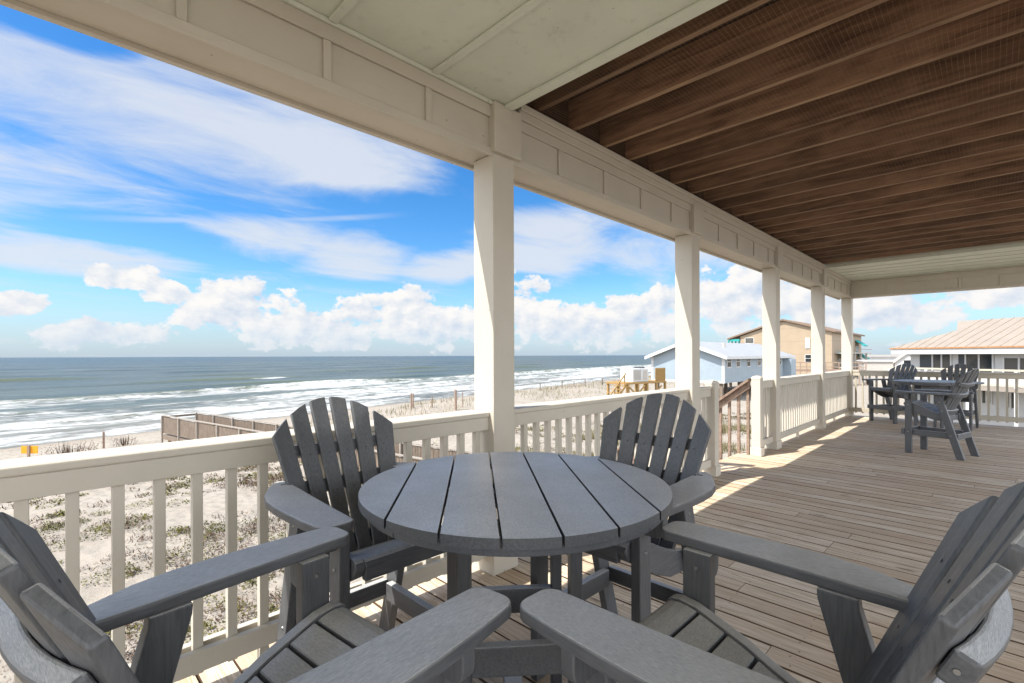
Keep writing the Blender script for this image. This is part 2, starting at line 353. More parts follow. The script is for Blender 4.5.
def ocean_mat():
    m, nt, b = mat('sea_water', 0.25, 0.5)
    v = nt.new('ShaderNodeTexCoord').outputs['Object']
    at = nt.new('ShaderNodeAttribute'); at.attribute_name = 'shore'; d = at.outputs['Fac']     # metres from the waterline
    fa = nt.new('ShaderNodeAttribute'); fa.attribute_name = 'foam'; fo = fa.outputs['Fac']
    vr = nt.map(v, (1, 1, 1), rot=(0, 0, R(-11.3)))
    st = nt.map(vr, (0.35, 1.0, 1))
    w1 = nt.noise(nt.map(vr, (0.30, 1.0, 1)), 0.9, 6, 0.62, dist=0.4); w2 = nt.noise(nt.map(vr, (0.22, 1.0, 1)), 0.10, 6, 0.6)
    w3 = nt.noise(nt.map(vr, (0.16, 1.0, 1)), 0.022, 5, 0.6)
    deep = nt.mix(nt.ss(d, 60, 900), (0.062, 0.074, 0.060), (0.042, 0.060, 0.062))
    shal = nt.mix(nt.ss(d, 2, 40), (0.135, 0.122, 0.088), (0.072, 0.086, 0.055))
    k = nt.mix(nt.ss(d, 18, 85), shal, deep)
    k = nt.mix(nt.m('MULTIPLY', nt.ss(w2, 0.45, 0.70), 0.6), k, (0.010, 0.021, 0.020))
    k = nt.mix(nt.m('MULTIPLY', nt.ss(w3, 0.42, 0.66), 0.5), k, (0.060, 0.078, 0.082))
    fn = nt.noise(nt.map(vr, (0.34, 1.0, 1)), 0.60, 10, 0.70, dist=0.5)
    fl = nt.noise(nt.map(vr, (0.35, 1.0, 1)), 2.4, 5, 0.6, dist=0.5)
    fm = nt.m('ADD', fo, nt.m('ADD', nt.m('MULTIPLY', nt.m('SUBTRACT', fn, 0.5), 2.0), nt.m('MULTIPLY', nt.m('SUBTRACT', fl, 0.5), 0.8)))
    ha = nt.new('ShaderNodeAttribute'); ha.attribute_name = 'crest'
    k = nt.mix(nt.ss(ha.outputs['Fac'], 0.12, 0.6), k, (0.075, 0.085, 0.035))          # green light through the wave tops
    fmask = nt.ss(fm, 0.24, 0.74)
    # scattered whitecaps further out
    wc = nt.m('MULTIPLY', nt.ss(nt.noise(nt.map(vr, (0.18, 1.0, 1)), 0.16, 7, 0.62), 0.66, 0.72), nt.m('SUBTRACT', 1.0, nt.ss(d, 250, 900)))
    fmask = nt.m('MAXIMUM', fmask, nt.m('MULTIPLY', wc, 0.8))
    fcol = nt.mix(nt.ss(nt.noise(nt.map(vr, (0.4, 1.0, 1)), 1.1, 7, 0.7), 0.38, 0.62), (0.26, 0.265, 0.25), (0.43, 0.435, 0.43))
    k = nt.mix(fmask, k, fcol)
    nt.l.new(k, b.inputs['Base Color'])
    nt.l.new(nt.mix(fmask, (0.34, 0.34, 0.34), (0.9, 0.9, 0.9)), b.inputs['Roughness'])
    b.inputs['Specular IOR Level'].default_value = 0.34
    h = nt.m('ADD', nt.m('MULTIPLY', w1, 0.35), nt.m('ADD', nt.m('MULTIPLY', w2, 1.6), nt.m('MULTIPLY', fmask, 0.12)))
    bump(nt, b, h, 1.0, 1.1)
    return m
SEA = ocean_mat()

def leafmat(name, ca, cb, rough=0.7):
    m, nt, b = mat(name, rough, 0.25)
    at = nt.new('ShaderNodeAttribute'); at.attribute_name = 'tone'
    nt.l.new(nt.mix(at.outputs['Fac'], ca, cb), b.inputs['Base Color']); return m
GREEN = leafmat('dune_plant_leaves', (0.030, 0.032, 0.005), (0.112, 0.100, 0.020))
DRY = leafmat('dry_sprigs', (0.036, 0.019, 0.012), (0.105, 0.064, 0.037))
OATS = leafmat('sea_oat_blades', (0.075, 0.070, 0.028), (0.23, 0.19, 0.10))
BUSH = leafmat('shrub_leaves', (0.040, 0.050, 0.018), (0.13, 0.12, 0.05))

WHITE = plain('white_trim', (0.47, 0.465, 0.45), 0.5, 0.05)
BLUEWALL, _nt, _b = mat('pale_blue_siding', 0.6, 0.3)
def siding(m, nt, b, c, period=0.18, axis='Z'):
    v = nt.new('ShaderNodeTexCoord').outputs['Object']; sp = nt.new('ShaderNodeSeparateXYZ'); nt.l.new(v, sp.inputs[0])
    f = nt.m('FRACT', nt.m('DIVIDE', sp.outputs[axis], period))
    gr = nt.m('SUBTRACT', 1.0, nt.ss(f, 0.0, 0.12)); n = nt.noise(v, 0.8, 5, 0.6)
    k = nt.mix(nt.lin(n, 0.3, 0.7), tuple(x * 0.93 for x in c), tuple(x * 1.05 for x in c))
    nt.l.new(nt.mix(nt.m('MULTIPLY', gr, 0.25), k, tuple(x * 0.45 for x in c)), b.inputs['Base Color'])
    bump(nt, b, f, 0.5, 0.02)
siding(BLUEWALL, _nt, _b, (0.255, 0.305, 0.340))
TANWALL, _nt, _b = mat('tan_panel_siding', 0.7, 0.3); siding(TANWALL, _nt, _b, (0.29, 0.225, 0.155), 2.4, 'Z')
WHITEWALL = plain('white_house_wall', (0.44, 0.435, 0.42), 0.6, 0.05, 1.0)
ROOFMETAL = plain('pale_grey_metal_roof', (0.28, 0.28, 0.272), 0.45, 0.08, 1.0)
def ribroof(name, c):
    m, nt, b = mat(name, 0.45, 0.4)
    at = nt.new('ShaderNodeAttribute'); at.attribute_name = 'tone'
    v = nt.new('ShaderNodeTexCoord').outputs['Object']
    k = nt.mix(nt.lin(nt.noise(v, 1.1, 5, 0.6), 0.3, 0.7), tuple(x * 0.92 for x in c), tuple(x * 1.06 for x in c))
    nt.l.new(k, b.inputs['Base Color']); return m
SALMON = ribroof('salmon_metal_roof', (0.255, 0.213, 0.170))
RUST = plain('rusty_roof_edge', (0.32, 0.16, 0.07), 0.7, 0.2)
BROWNROOF = plain('brown_shingle_edge', (0.16, 0.11, 0.075), 0.8)
TEAL = plain('teal_canvas', (0.02, 0.24, 0.22), 0.6)
GLASS, _nt, _b = mat('window_glass', 0.15, 0.2)
_v = coords(_nt); _nt.l.new(_nt.mix(_nt.ss(_nt.noise(_v, 0.5, 3), 0.4, 0.6), (0.015, 0.018, 0.02), (0.09, 0.085, 0.075)), _b.inputs['Base Color'])
DARK = plain('dark_shutter', (0.045, 0.05, 0.055), 0.6)
CONC = plain('grey_concrete', (0.36, 0.33, 0.29), 0.8)
ORANGE = plain('orange_sign_face', (0.62, 0.25, 0.005), 0.5, 0.04)
ACW = plain('white_air_conditioner_case', (0.46, 0.46, 0.44), 0.5, 0.05)

# ------------------------------------------------------------------ ground and water
def shore(x): return 48 + 0.20 * x if x > -200 else 8.0
def gz(x, y):
    d = shore(x) - y
    t = max(-8.0, min(33.0, d))
    z = -4.75 + 0.055 * t
    if d > 0:
        k = min(1.0, d / 10)
        z += k * (0.28 * mnoise.noise(Vector((x * 0.10, y * 0.10, 0))) + 0.12 * mnoise.noise(Vector((x * 0.35, y * 0.35, 3))) + 0.05 * mnoise.noise(Vector((x * 0.9, y * 0.9, 5))))
        r = math.exp(-((d - 17 - 2.5 * mnoise.noise(Vector((x * 0.05, 0, 9)))) / 4.5) ** 2)
        sx = min(1, max(0, (x - 10) / 10))
        z += sx * r * (0.75 + 0.35 * mnoise.noise(Vector((x * 0.13, y * 0.13, 7))))
    return z
def axis(core0, core1, step, far0, far1, grow=1.25):
    a = []; x = core0
    while x < core1: a.append(x); x += step
    a.append(core1); st = step; x = core1
    while x < far1: st *= grow; x += st; a.append(min(x, far1))
    st = step; x = core0; pre = []
    while x > far0: st *= grow; x -= st; pre.append(max(x, far0))
    return pre[::-1] + a
def build_ground():
    xs = axis(-12, 40, 0.45, -6000, 9000, 1.12); ys = axis(0, 62, 0.45, -6000, 2500, 1.15)
    v = []; wet = []
    for x in xs:
        for y in ys:
            yy = y
            v.append((x, yy, gz(x, yy))); wet.append(max(0.0, min(1.0, 1 - (shore(x) - yy - 0.8 * mnoise.noise(Vector((x * .2, 0, 0)))) / 4.0)))
    ny = len(ys)
    f = [(i * ny + j, (i + 1) * ny + j, (i + 1) * ny + j + 1, i * ny + j + 1) for i in range(len(xs) - 1) for j in range(ny - 1)]
    me = bpy.data.meshes.new('sand'); me.from_pydata(v, [], f); me.materials.append(SAND)
    me.polygons.foreach_set('use_smooth', [True] * len(f))
    a = me.attributes.new('wet', 'FLOAT', 'POINT'); a.data.foreach_set('value', wet)
    o = bpy.data.objects.new('sand', me); col.objects.link(o)
    tag(o, 'pale beach sand with low dunes below the deck', 'sand', kind='structure')
build_ground()

CR = [(4.5, 0.20, 2.0, 23), (13, 0.38, 2.4, 11), (25, 0.50, 3.0, 31), (42, 0.75, 3.4, 47), (58, 0.35, 5, 5), (82, 0.50, 4.0, 3), (120, 0.55, 5, 71), (165, 0.5, 6, 29), (215, 0.55, 7, 13), (285, 0.55, 8, 17)]
def sea_h(s, d):
    h = 0.0; foam = 0.0
    for c, a, w, seed in CR:
        cc = c + 3.0 * w * 0.45 * mnoise.noise(Vector((s * 0.018, seed, 0))) + 0.6 * mnoise.noise(Vector((s * 0.12, seed, 4)))
        amp = 1.5 * a * max(0.0, 0.62 + 0.95 * mnoise.noise(Vector((s * 0.028, seed, 8))))
        t = (d - cc) / (w if d > cc else w * 0.45)
        g = math.exp(-t * t); h += amp * g
        if c < 60:      # foam spills down the front and trails behind
            fr = 1.0 if -w * 3.2 < d - cc < w * 0.25 else 0.0
            edge = min(1, max(0, (d - cc + w * 3.2) / (w * 1.5))) * min(1, max(0, (w * 0.35 - (d - cc)) / (w * 0.3)))
            foam = max(foam, edge * (0.60 + 0.55 * mnoise.noise(Vector((s * 0.03, seed, 8)))))
    if d < 46: foam = max(foam, 0.34 + 0.40 * mnoise.noise(Vector((s * 0.02, d * 0.06, 21))))
    if d < 4: foam = max(foam, 0.52 - abs(d - 1.6) * 0.16)
    fade = max(0.0, 1 - max(0, d - 40) / 15)
    return h, foam * fade
def build_sea():
    ds = []; d = -5.0
    while d < 70: ds.append(d); d += 0.55
    while d < 330: ds.append(d); d += 1.8
    st = 2.0
    while d < 45000: ds.append(d); st *= 1.18; d += st
    ss = axis(-120, 190, 1.5, -50000, 60000, 1.16)
    v = []; sh = []; fo = []; hc = []
    ux, uy = 0.98058, 0.19612
    for s in ss:
        for d in ds:
            h, f = sea_h(s, d) if -400 < s < 900 and d < 330 else (0.0, 0.0)
            x = s * ux - d * uy; y = 48 + s * uy + d * ux
            k = min(1, max(0, d / 5))
            v.append((x, y, -4.72 + h * k)); sh.append(d); fo.append(f); hc.append(h if d < 140 else 0.0)
    nd = len(ds)
    fc = [(i * nd + j, (i + 1) * nd + j, (i + 1) * nd + j + 1, i * nd + j + 1) for i in range(len(ss) - 1) for j in range(nd - 1)]
    me = bpy.data.meshes.new('ocean'); me.from_pydata(v, [], fc); me.materials.append(SEA)
    me.polygons.foreach_set('use_smooth', [True] * len(fc))
    for n, dat in (('shore', sh), ('foam', fo), ('crest', hc)):
        a = me.attributes.new(n, 'FLOAT', 'POINT'); a.data.foreach_set('value', dat)
    o = bpy.data.objects.new('ocean', me); col.objects.link(o)
    tag(o, 'grey green sea with breaking surf', 'sea', kind='structure')
build_sea()

# ------------------------------------------------------------------ deck floor
DX0, DX1, DY0, DY1 = -4.6, 13.78, -2.4, 2.60
def build_deck():
    m = MB(); rnd = random.Random(5)
    x = DX0; pitch = 0.1465
    while x < DX1 - 0.1:
        y = DY0; first = True
        while y < DY1 - 0.01:
            L = rnd.uniform(2.6, 4.9) if not first else rnd.uniform(1.2, 4.0)
            y1 = min(DY1, y + L)
            if DY1 - y1 < 0.9: y1 = DY1
            m.ct = rnd.random()
            dz = rnd.uniform(-0.0015, 0.0015)
            m.box(x, x + pitch - rnd.uniform(0.010, 0.016), y, y1 - 0.003, -0.034, dz)
            ny = DY0 + 0.2
            while ny < y1 - 0.05:
                if ny > y + 0.03:
                    for q in (0.028, 0.112):
                        cx = x + q + rnd.uniform(-.006, .006); cy = ny + rnd.uniform(-.012, .012); r = 0.0042
                        m._add([(cx + r * math.cos(k * 1.047), cy + r * math.sin(k * 1.047), dz + 0.0012) for k in range(6)], [tuple(range(6))], 1)
                ny += 0.41
            y = y1; first = False
        x += pitch
    m.ct = 0.9
    m.box(DX0, DX1, DY1 + .002, DY1 + 0.04, -0.30, -0.012)                # rim board
    m.box(DX1 + .002, DX1 + 0.04, DY0, DY1 + .04, -0.30, -0.012)
    y = DY0 + .2
    while y < DY1:                                                        # joists under the boards
        m.box(DX0, DX1, y - .02, y + .02, -.24, -.037); y += .41
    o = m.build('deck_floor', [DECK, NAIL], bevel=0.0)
    tag(o, 'weathered brown deck boards', 'deck', kind='structure')
build_deck()

# ------------------------------------------------------------------ posts, beam, ceiling
PW = 0.195
POSTX = [-3.74, -0.81, 2.128, 5.062, 7.928, 10.733, 13.40]
RY = 2.34      # inner face of the railing
def porch_post(x, y, label, cap=True, side=False):
    o = thing('porch_post', label, 'post', (x + PW / 2, y + PW / 2, 0), group='square cream posts along the porch')
    h = PW / 2
    MB().box(-h, h, -h, h, 0.0, 2.750).build('shaft', CREAM, o, 0.005)
    MB().box(-h - .014, h + .014, -h - .014, h + .014, 0.001, 0.125).build('base_trim', CREAM, o, 0.004)
    if cap:
        MB().box(-h - .016, h + .040, -h - .036, -h + 0.03, 2.757, 3.078).build('capital', CREAM, o, 0.004)
    return o
PL = ['square cream post far left, outside the view', 'square cream post at the left end of the near railing', 'tallest nearest cream post, behind the round table',
      'second cream post from the left, with the landing post beside it', 'third cream post, on the far side of the stair opening', 'fourth cream post, second from the far corner', 'cream post at the far corner of the deck']
for x, l in zip(POSTX, PL):
    porch_post(x, 2.298, l)
porch_post(13.40, -0.66 - PW, 'cream post on the far end of the deck, right of the corner', cap=False)

beam = thing('porch_beam', 'long cream panelled beam running over the posts by the sea', 'beam', (0, 2.3, 2.735))
def build_beam():
    bx0, bx1 = DX0, 13.60
    z = 2.735
    m = MB()
    m.box(bx0, 2.24, 0.018, 0.250, 0.018, 0.60); m.box(2.24, bx1, 0.018, 0.250, 0.018, 0.425)                           # core
    m.build('core', CREAM_X, beam)
    m = MB(); m.box(bx0, bx1, 0.0, 0.0165, 0.0, 0.052); m.build('bottom_trim', CREAM_X, beam, 0.003)
    m = MB(); m.box(bx0, bx1, 0.252, 0.285, -0.004, 0.44); m.build('outer_fascia', CREAM_X, beam, 0.003)
    m = MB(); m.box(bx0, bx1, 0.0, 0.0165, 0.250, 0.346); m.build('top_trim', CREAM_X, beam, 0.003)
    m = MB(); m.box(2.36, bx1, -0.022, -0.002, 0.318, 0.43); m.box(2.36, bx1, -0.040, -0.024, 0.372, 0.42); m.build('crown_moulding', CREAM_X, beam, 0.006)
    k = 0
    xs = [1.03 + 0.6 * i for i in range(-9, 21)]
    proto = None
    for x in xs:
        if any(p - .05 < x < p + PW + .05 for p in POSTX): continue
        if proto is None:
            m = MB(); m.box(-.019, .019, 0.003, 0.0165, 0.0535, 0.2485); proto = m.build('batten', CREAM, beam, 0.002); b = proto
        else:
            b = proto.copy(); col.objects.link(b); b.parent = beam
        b.location = (x, 0, 0)
build_beam()
fb = thing('porch_beam', 'cream panelled beam across the far end of the deck', 'beam', (13.36, 2.29, 2.735))
MB().box(0.018, 0.24, -4.66, 0.0, 0.0, 0.60).build('core', CREAM, fb)
MB().box(0, 0.0165, -4.66, -.001, 0.0, 0.05).build('bottom_trim', CREAM, fb, 0.003)
MB().box(0, 0.0165, -4.66, -.001, 0.25, 0.36).build('top_trim', CREAM, fb, 0.003)
for k in range(7):
    y = 1.04 - 0.585 * (k - 1) - 2.29
    MB().box(0.003, 0.0165, y - .02, y + .02, 0.052, 0.248).build('batten', CREAM, fb, 0.002)

roof = thing('porch_roof', 'porch ceiling of brown open joists and pale painted panels', 'roof', (4.5, 0, 3.08))
def build_roof():
    ox, oz = -4.5, -3.08
    T = lambda x0, x1, y0, y1, z0, z1, m: m.box(x0 + ox, x1 + ox, y0, y1, z0 + oz, z1 + oz)
    m = MB(); T(DX0, 13.62, DY0, 2.60, 3.47, 3.56, m); m.build('upper_deck', OVER, roof)
    m = MB(); T(DX0, 2.235, DY0, 2.312, 3.082, 3.10, m); m.build('soffit_panel', SOFFIT, roof)
    for k in range(-9, 3):
        x = 1.045 + 0.61 * k
        if k == 2: continue
        m = MB(); T(x - .021, x + .021, DY0, 2.275, 3.064, 3.0805, m); m.build('soffit_batten', SOFFIT, roof, 0.003)
    m = MB(); T(DX0, 2.2, 2.28, 2.298, 3.058, 3.0805, m); m.build('soffit_trim', SOFFIT, roof, 0.003)
    m = MB(); T(2.200, 2.262, DY0, 2.262, 3.060, 3.0805, m); T(2.237, 2.275, DY0, 2.25, 3.064, 3.46, m); m.build('edge_board', SOFFIT, roof, 0.003)
    proto = None; rnd = random.Random(3)
    x = 2.56
    while x < 10.95:
        if proto is None:
            m = MB(); m.box(-.02, .02, DY0, 2.318, 3.178 + oz, 3.40 + oz); m.box(-.0185, .0185, DY0, 2.318, 3.172 + oz, 3.1775 + oz, 1); proto = m.build('joist', [JOIST, JOISTEDGE], roof); j = proto
        else:
            j = proto.copy(); col.objects.link(j); j.parent = roof
        j.location = (x + ox + rnd.uniform(-.012, .012), 0, rnd.uniform(-.004, .004)); x += 0.41
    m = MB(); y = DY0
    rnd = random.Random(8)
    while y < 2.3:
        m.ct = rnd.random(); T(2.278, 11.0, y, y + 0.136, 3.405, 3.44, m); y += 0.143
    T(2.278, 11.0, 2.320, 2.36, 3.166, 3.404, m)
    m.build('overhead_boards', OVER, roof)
    # far painted ceiling with grooves
    m = MB(); T(11.0, 13.36, DY0, 2.3, 3.20, 3.22, m); x = 11.03
    while x < 13.3:
        T(x, x + 0.36, DY0, 2.295, 3.125, 3.198, m); x += 0.43
    m.build('far_soffit', SOFFIT, roof, 0.003)
    m = MB(); T(10.95, 10.995, DY0, 2.3, 3.115, 3.45, m); m.build('edge_board', SOFFIT, roof)
    # half-inch wire netting stapled under the joists
    m = MB(); z = 3.166 + oz; r = 0.00042
    x = 2.29
    while x < 10.94:
        m.box(x - r + ox, x + r + ox, DY0, 2.25, z - r, z + r); x += 0.0254
    y = DY0
    while y < 2.25:
        m.box(2.28 + ox, 10.94 + ox, y - r, y + r, z + r + .0001, z + 3 * r); y += 0.0254
    m.build('wire_netting', WIRE, roof, recalc=False)
build_roof()

# ------------------------------------------------------------------ railings
def railing(p0, p1, label, material=CREAM, materialx=CREAM_X, n=None):
    """from p0 to p1 along the inner face; local +y is the outward side"""
    p0 = Vector(p0); p1 = Vector(p1); d = p1 - p0; L = d.length; a = math.atan2(d.y, d.x)
    o = thing('deck_railing', label, 'railing', (p0.x, p0.y, 0), a, 'baluster railings round the deck')
    MB().box(0, L, -0.008, 0.185, 1.026, 1.062).build('cap_rail', materialx, o, 0.010, 3)
    m = MB(); m.box(0, L, 0.004, 0.038, 0.942, 1.0255); m.build('top_board', materialx, o, 0.003)
    m = MB(); m.box(0, L, 0.0795, 0.115, 0.942, 1.0255); m.build('top_board', materialx, o, 0.003)
    m = MB(); m.box(0, L, 0.004, 0.038, 0.110, 0.198); m.build('bottom_board', materialx, o, 0.003)
    m = MB(); m.box(0, L, 0.0795, 0.115, 0.110, 0.198); m.build('bottom_board', materialx, o, 0.003)
    n = int(round(L / 0.1285)); s = L / n; proto = None
    for i in range(n):
        if proto is None:
            proto = MB().box(-.019, .019, 0.0395, 0.078, 0.085, 1.0).build('baluster', material, o, 0.002); b = proto
        else:
            b = proto.copy(); col.objects.link(b); b.parent = o
        b.location = (s * (i + 0.5), 0, 0)
    for i in range(1, max(2, int(L / 1.3))):
        x = L * i / max(2, int(L / 1.3))
        MB().box(x - .02, x + .02, 0.04, 0.078, 0.0, 0.0845).build('support_block', material, o)
    return o
railing((POSTX[0] + PW, RY, 0), (POSTX[1], RY, 0), 'cream railing at the left end, outside the view')
railing((POSTX[1] + PW, RY, 0), (POSTX[2], RY, 0), 'nearest cream railing in front of the beach, left of the big post')
railing((POSTX[2] + PW, RY, 0), (POSTX[3], RY, 0), 'cream railing behind the right-hand chair at the table')
railing((POSTX[3] + PW, RY, 0), (5.663, RY, 0), 'shortest cream railing, at the near side of the stair opening')
railing((7.345, RY, 0), (POSTX[4], RY, 0), 'short cream railing just past the stair opening')
railing((POSTX[4] + PW, RY, 0), (POSTX[5], RY, 0), 'cream railing between the third and fourth posts')
railing((POSTX[5] + PW, RY, 0), (POSTX[6], RY, 0), 'cream railing ending at the far corner post')
railing((13.44, 2.296, 0), (13.44, -0.655, 0), 'tan railing across the far end of the deck', FARRAIL, FARRAIL)
railing((13.44, -0.87, 0), (13.44, -2.38, 0), 'tan railing at the right of the far end, outside the view', FARRAIL, FARRAIL)

def newel(x, label):
    o = thing('newel_post', label, 'post', (x + .06, 2.36, 0), group='round topped posts at the stair opening')
    h = 0.06
    m = MB(); m.box(-h, h, -h, h, 0, 1.09)
    m.build('shaft', CREAM, o, 0.004)
    m = MB()
    prev = None
    for i in range(6):
        t = i / 6 * math.pi / 2; t1 = (i + 1) / 6 * math.pi / 2
        a0 = (h + .004) * math.cos(t); a1 = (h + .004) * math.cos(t1); z0 = 1.090 + .045 * math.sin(t); z1 = 1.090 + .045 * math.sin(t1)
        q = lambda a, z: [(-a, -a, z), (a, -a, z), (a, a, z), (-a, a, z)]
        A = q(a0, z0); B = q(a1, z1)
        for k in range(4): m.quad(A[k], A[(k + 1) % 4], B[(k + 1) % 4], B[k])
    m.build('rounded_cap', CREAM, o, smooth=False)
    MB().box(-h - .014, h + .014, -h - .014, h + .014, 0.001, 0.12).build('base_trim', CREAM, o, 0.004)
    return o
newel(5.665, 'round topped post on the near side of the stair opening')
newel(7.222, 'brightly lit round topped post on the far side of the stair opening')

# ------------------------------------------------------------------ stairs to the sand
st = thing('beach_stairs', 'brown wooden stairs going down from the gap in the railing', 'stairs', (6.5, 2.66, 0))
def build_stairs():
    n = 17; rise = 0.186; run = 0.245
    for i in range(1, n + 1):
        MB().box(-.66, .66, run * (i - 1), run * i + .03, -rise * i - .04, -rise * i).build('tread', BROWNRAIL, st, 0.003)
    L = n * run
    for x in (-.69, .69):
        MB().prism([(0, -.02), (L, -n * rise - .02), (L, -n * rise - .30), (0, -.30)], 'x', x - .02, x + .02).build('stringer', BROWNRAIL, st)
        hr = 0.93
        s = rise / run
        z = lambda y: hr - s * y
        m = MB(); m.prism([(-.22, z(-.22)), (L, z(L)), (L, z(L) - .04), (-.22, z(-.22) - .04)], 'x', x + .045 - .07, x + .045 + .07)
        m.prism([(-.22, z(-.22) - .041), (L, z(L) - .041), (L, z(L) - .14), (-.22, z(-.22) - .14)], 'x', x + .045 - .02, x + .045 + .02)
        m.build('handrail', BROWNRAIL, st, 0.003)
        y = -0.18
        while y < L:
            MB().box(x + .066, x + .10, y - .018, y + .018, (-s * y - .28) if y > -.02 else .002, z(y) - .05).build('baluster', BROWNRAIL, st); y += 0.13
        for y in (L * .5, L):
            MB().box(x - .045, x + .045, y - .045, y + .045, -s * y - 1.6 if y < L else -3.9, z(y) - .05).build('post', BROWNRAIL, st)
build_stairs()

# ------------------------------------------------------------------ counter-height chair
def arc(cx, cy, r, a0, a1, n): return [(cx + r * math.cos(a0 + (a1 - a0) * i / n), cy + r * math.sin(a0 + (a1 - a0) * i / n)) for i in range(n + 1)]
CG = 'grey counter height deck chairs'
def make_chair(label):
    o = thing('deck_chair', label, 'chair', group=CG)
    # arms
    for sgn in (1, -1):
        pts = arc(.335, .318, .042, R(0), R(90), 5) + arc(.288, .325, .035, R(90), R(180), 5) + \
              [(.250, .20), (.243, .0), (.236, -.15), (.232, -.30)] + [(.238, -.335), (.262, -.338), (.292, -.31), (.335, -.235), (.375, -.15), (.393, -.07), (.397, .02), (.394, .12), (.386, .24)]
        MB().prism([(sgn * x, y) for x, y in pts], 'z', .866, .896).build('arm', PY, o, 0.006, 3)
        fl = MB().box(sgn * .2335, sgn * .272, .190, .270, 0.001, .8655).build('front_leg', PZ, o, 0.004)
        for zz in (.80, .70, .31):
            MB().tube((sgn * .2725, .23, zz), (sgn * .2755, .23, zz), .0075, .006, 8).build('bolt', STEEL, fl)
            if zz > .65: MB().tube((sgn * .2330, .23, zz + .02), (sgn * .2305, .23, zz + .02), .0065, .005, 8).build('bolt', STEEL, fl)
        br = [(.273, .8655), (.352, .8655), (.352, .800)] + [(.352 - .03 + .03 * math.cos(-t), .80 + .03 * math.sin(-t)) for t in (R(30), R(60), R(90))] + [(.273, .770)]
        MB().prism([(sgn * x, z) for x, z in br], 'y', .212, .248).build('arm_bracket', PZ, o, 0.004)
        rl = MB().prism([(-.066, .8655), (-.068, .84), (-.305, 0.001), (-.392, 0.001), (-.152, .84), (-.150, .8655)], 'x', sgn * .2335, sgn * .272).build('rear_leg', PZ, o, 0.004)
        for y, zz in ((-.128, .76), (-.155, .64), (-.25, .31)):
            MB().tube((sgn * .2725, y, zz), (sgn * .2755, y, zz), .0075, .006, 8).build('bolt', STEEL, rl)
        prof = [(.300, .700), (.302, .712), (.296, .724), (.284, .732), (.262, .736), (.217, .730), (.15, .705), (.083, .679), (.03, .652), (-.01, .634), (-.09, .603), (-.20, .575),
                (-.20, .49), (-.05, .505), (.08, .555), (.19, .620), (.28, .668)]
        MB().prism(prof, 'x', sgn * .1945, sgn * .2315).build('seat_rail', PY, o, 0.005, 3)
        MB().box(sgn * .1945, sgn * .2315, -.235, .268, .262, .345).build('side_stretcher', PY, o, 0.004)
    # seat slats following the rail curve
    cur = [(.300, .700), (.283, .7275), (.262, .731), (.217, .725), (.15, .700), (.083, .674), (.03, .647), (-.01, .629), (-.09, .598), (-.20, .570)]
    def zc(y):
        for (a, za), (b, zb) in zip(cur, cur[1:]):
            if b <= y <= a: return za + (zb - za) * (a - y) / (a - b)
        return cur[-1][1]
    gaps = [.302, .205, .130, .055, -.02, -.095, -.165]
    for i in range(6):
        y1 = gaps[i] - (.0035 if i else 0); y0 = gaps[i + 1] + .0035
        if i == 0:
            pts = [(.299, .655), (.300, .705), (.294, .720), (.282, .7275), (.262, .731), (.235, .7285), (y0, zc(y0)), (y0, zc(y0) - .028), (.265, .700), (.272, .655)]
        else:
            pts = [(y1, zc(y1)), ((y0 + y1) / 2, zc((y0 + y1) / 2)), (y0, zc(y0)), (y0, zc(y0) - .028), (y1, zc(y1) - .028)]
        MB().prism(pts, 'x', -.1935, .1935).build('seat_slat', PX, o, 0.004)
    MB().box(-.28, .28, .2715, .310, .266, .350).build('footrest', PX, o, 0.005)
    MB().box(-.2325, .2325, -.315, -.280, .262, .335).build('rear_stretcher', PX, o, 0.004)
    MB().box(-.1935, .1935, -.185, -.15, .500, .565).build('seat_crossbar', PX, o, 0.004)
    # back: fan of six slats, slightly dished, on curved rails
    by, bz, ty, tz = -.130, .560, -.442, 1.232
    ax = Vector((0, ty - by, tz - bz)); LEN = ax.length; ax.normalize(); nr = Vector((0, ax.z, -ax.y))   # nr points forward
    B0 = Vector((0, by, bz))
    def P(x, t, n): return B0 + Vector((x, 0, 0)) + ax * t + nr * (n + 0.55 * x * x)
    th = .0115
    for i in range(6):
        k = i - 2.5; w = .0370
        xb = .0690 * k; xt = .099 * k
        sl = (xt - xb) / LEN
        top = lambda x: LEN - 2.0 * x * x / ax.z
        xs_t = (xt - w, xt, xt + w)
        out = [(xb - w * .86, 0.0), (xb + w * .86, 0.0)]
        tl = [(x, top(x)) for x in xs_t]
        m = MB()
        poly = [out[0], out[1], tl[2], tl[1], tl[0]]
        vs = []
        for nn in (-th, th): vs += [P(x, t, nn) for x, t in poly]
        m._add(vs, [(0, 1, 2, 3, 4), (9, 8, 7, 6, 5), (0, 1, 6, 5), (1, 2, 7, 6), (2, 3, 8, 7), (3, 4, 9, 8), (4, 0, 5, 9)])
        bs = m.build('back_slat', PZ, o, 0.005, 3)
        for t in (.47, .30):
            xx = xb + sl * t
            c = P(xx, t, th)
            MB().tube(c, c + nr * .002, .005, .004, 7).build('bolt', DARK, bs)
    for t, half, hh, dp in ((.500, .255, .026, .034), (.335, .275, .030, .036), (.075, .19, .03, .034)):
        m = MB(); n = 10; vs = []; fs = []
        for i in range(n + 1):
            x = -half + 2 * half * i / n
            for dt, dn in ((-hh, -th - .001), (hh, -th - .001), (hh, -th - dp), (-hh, -th - dp)): vs.append(P(x, t + dt, dn))
        for i in range(n):
            for k in range(4): fs.append((4 * i + k, 4 * i + (k + 1) % 4, 4 * i + 4 + (k + 1) % 4, 4 * i + 4 + k))
        fs += [(0, 1, 2, 3), (4 * n + 3, 4 * n + 2, 4 * n + 1, 4 * n)]
        m._add(vs, fs); rb = m.build('back_rail', PX, o, 0.007, 3)
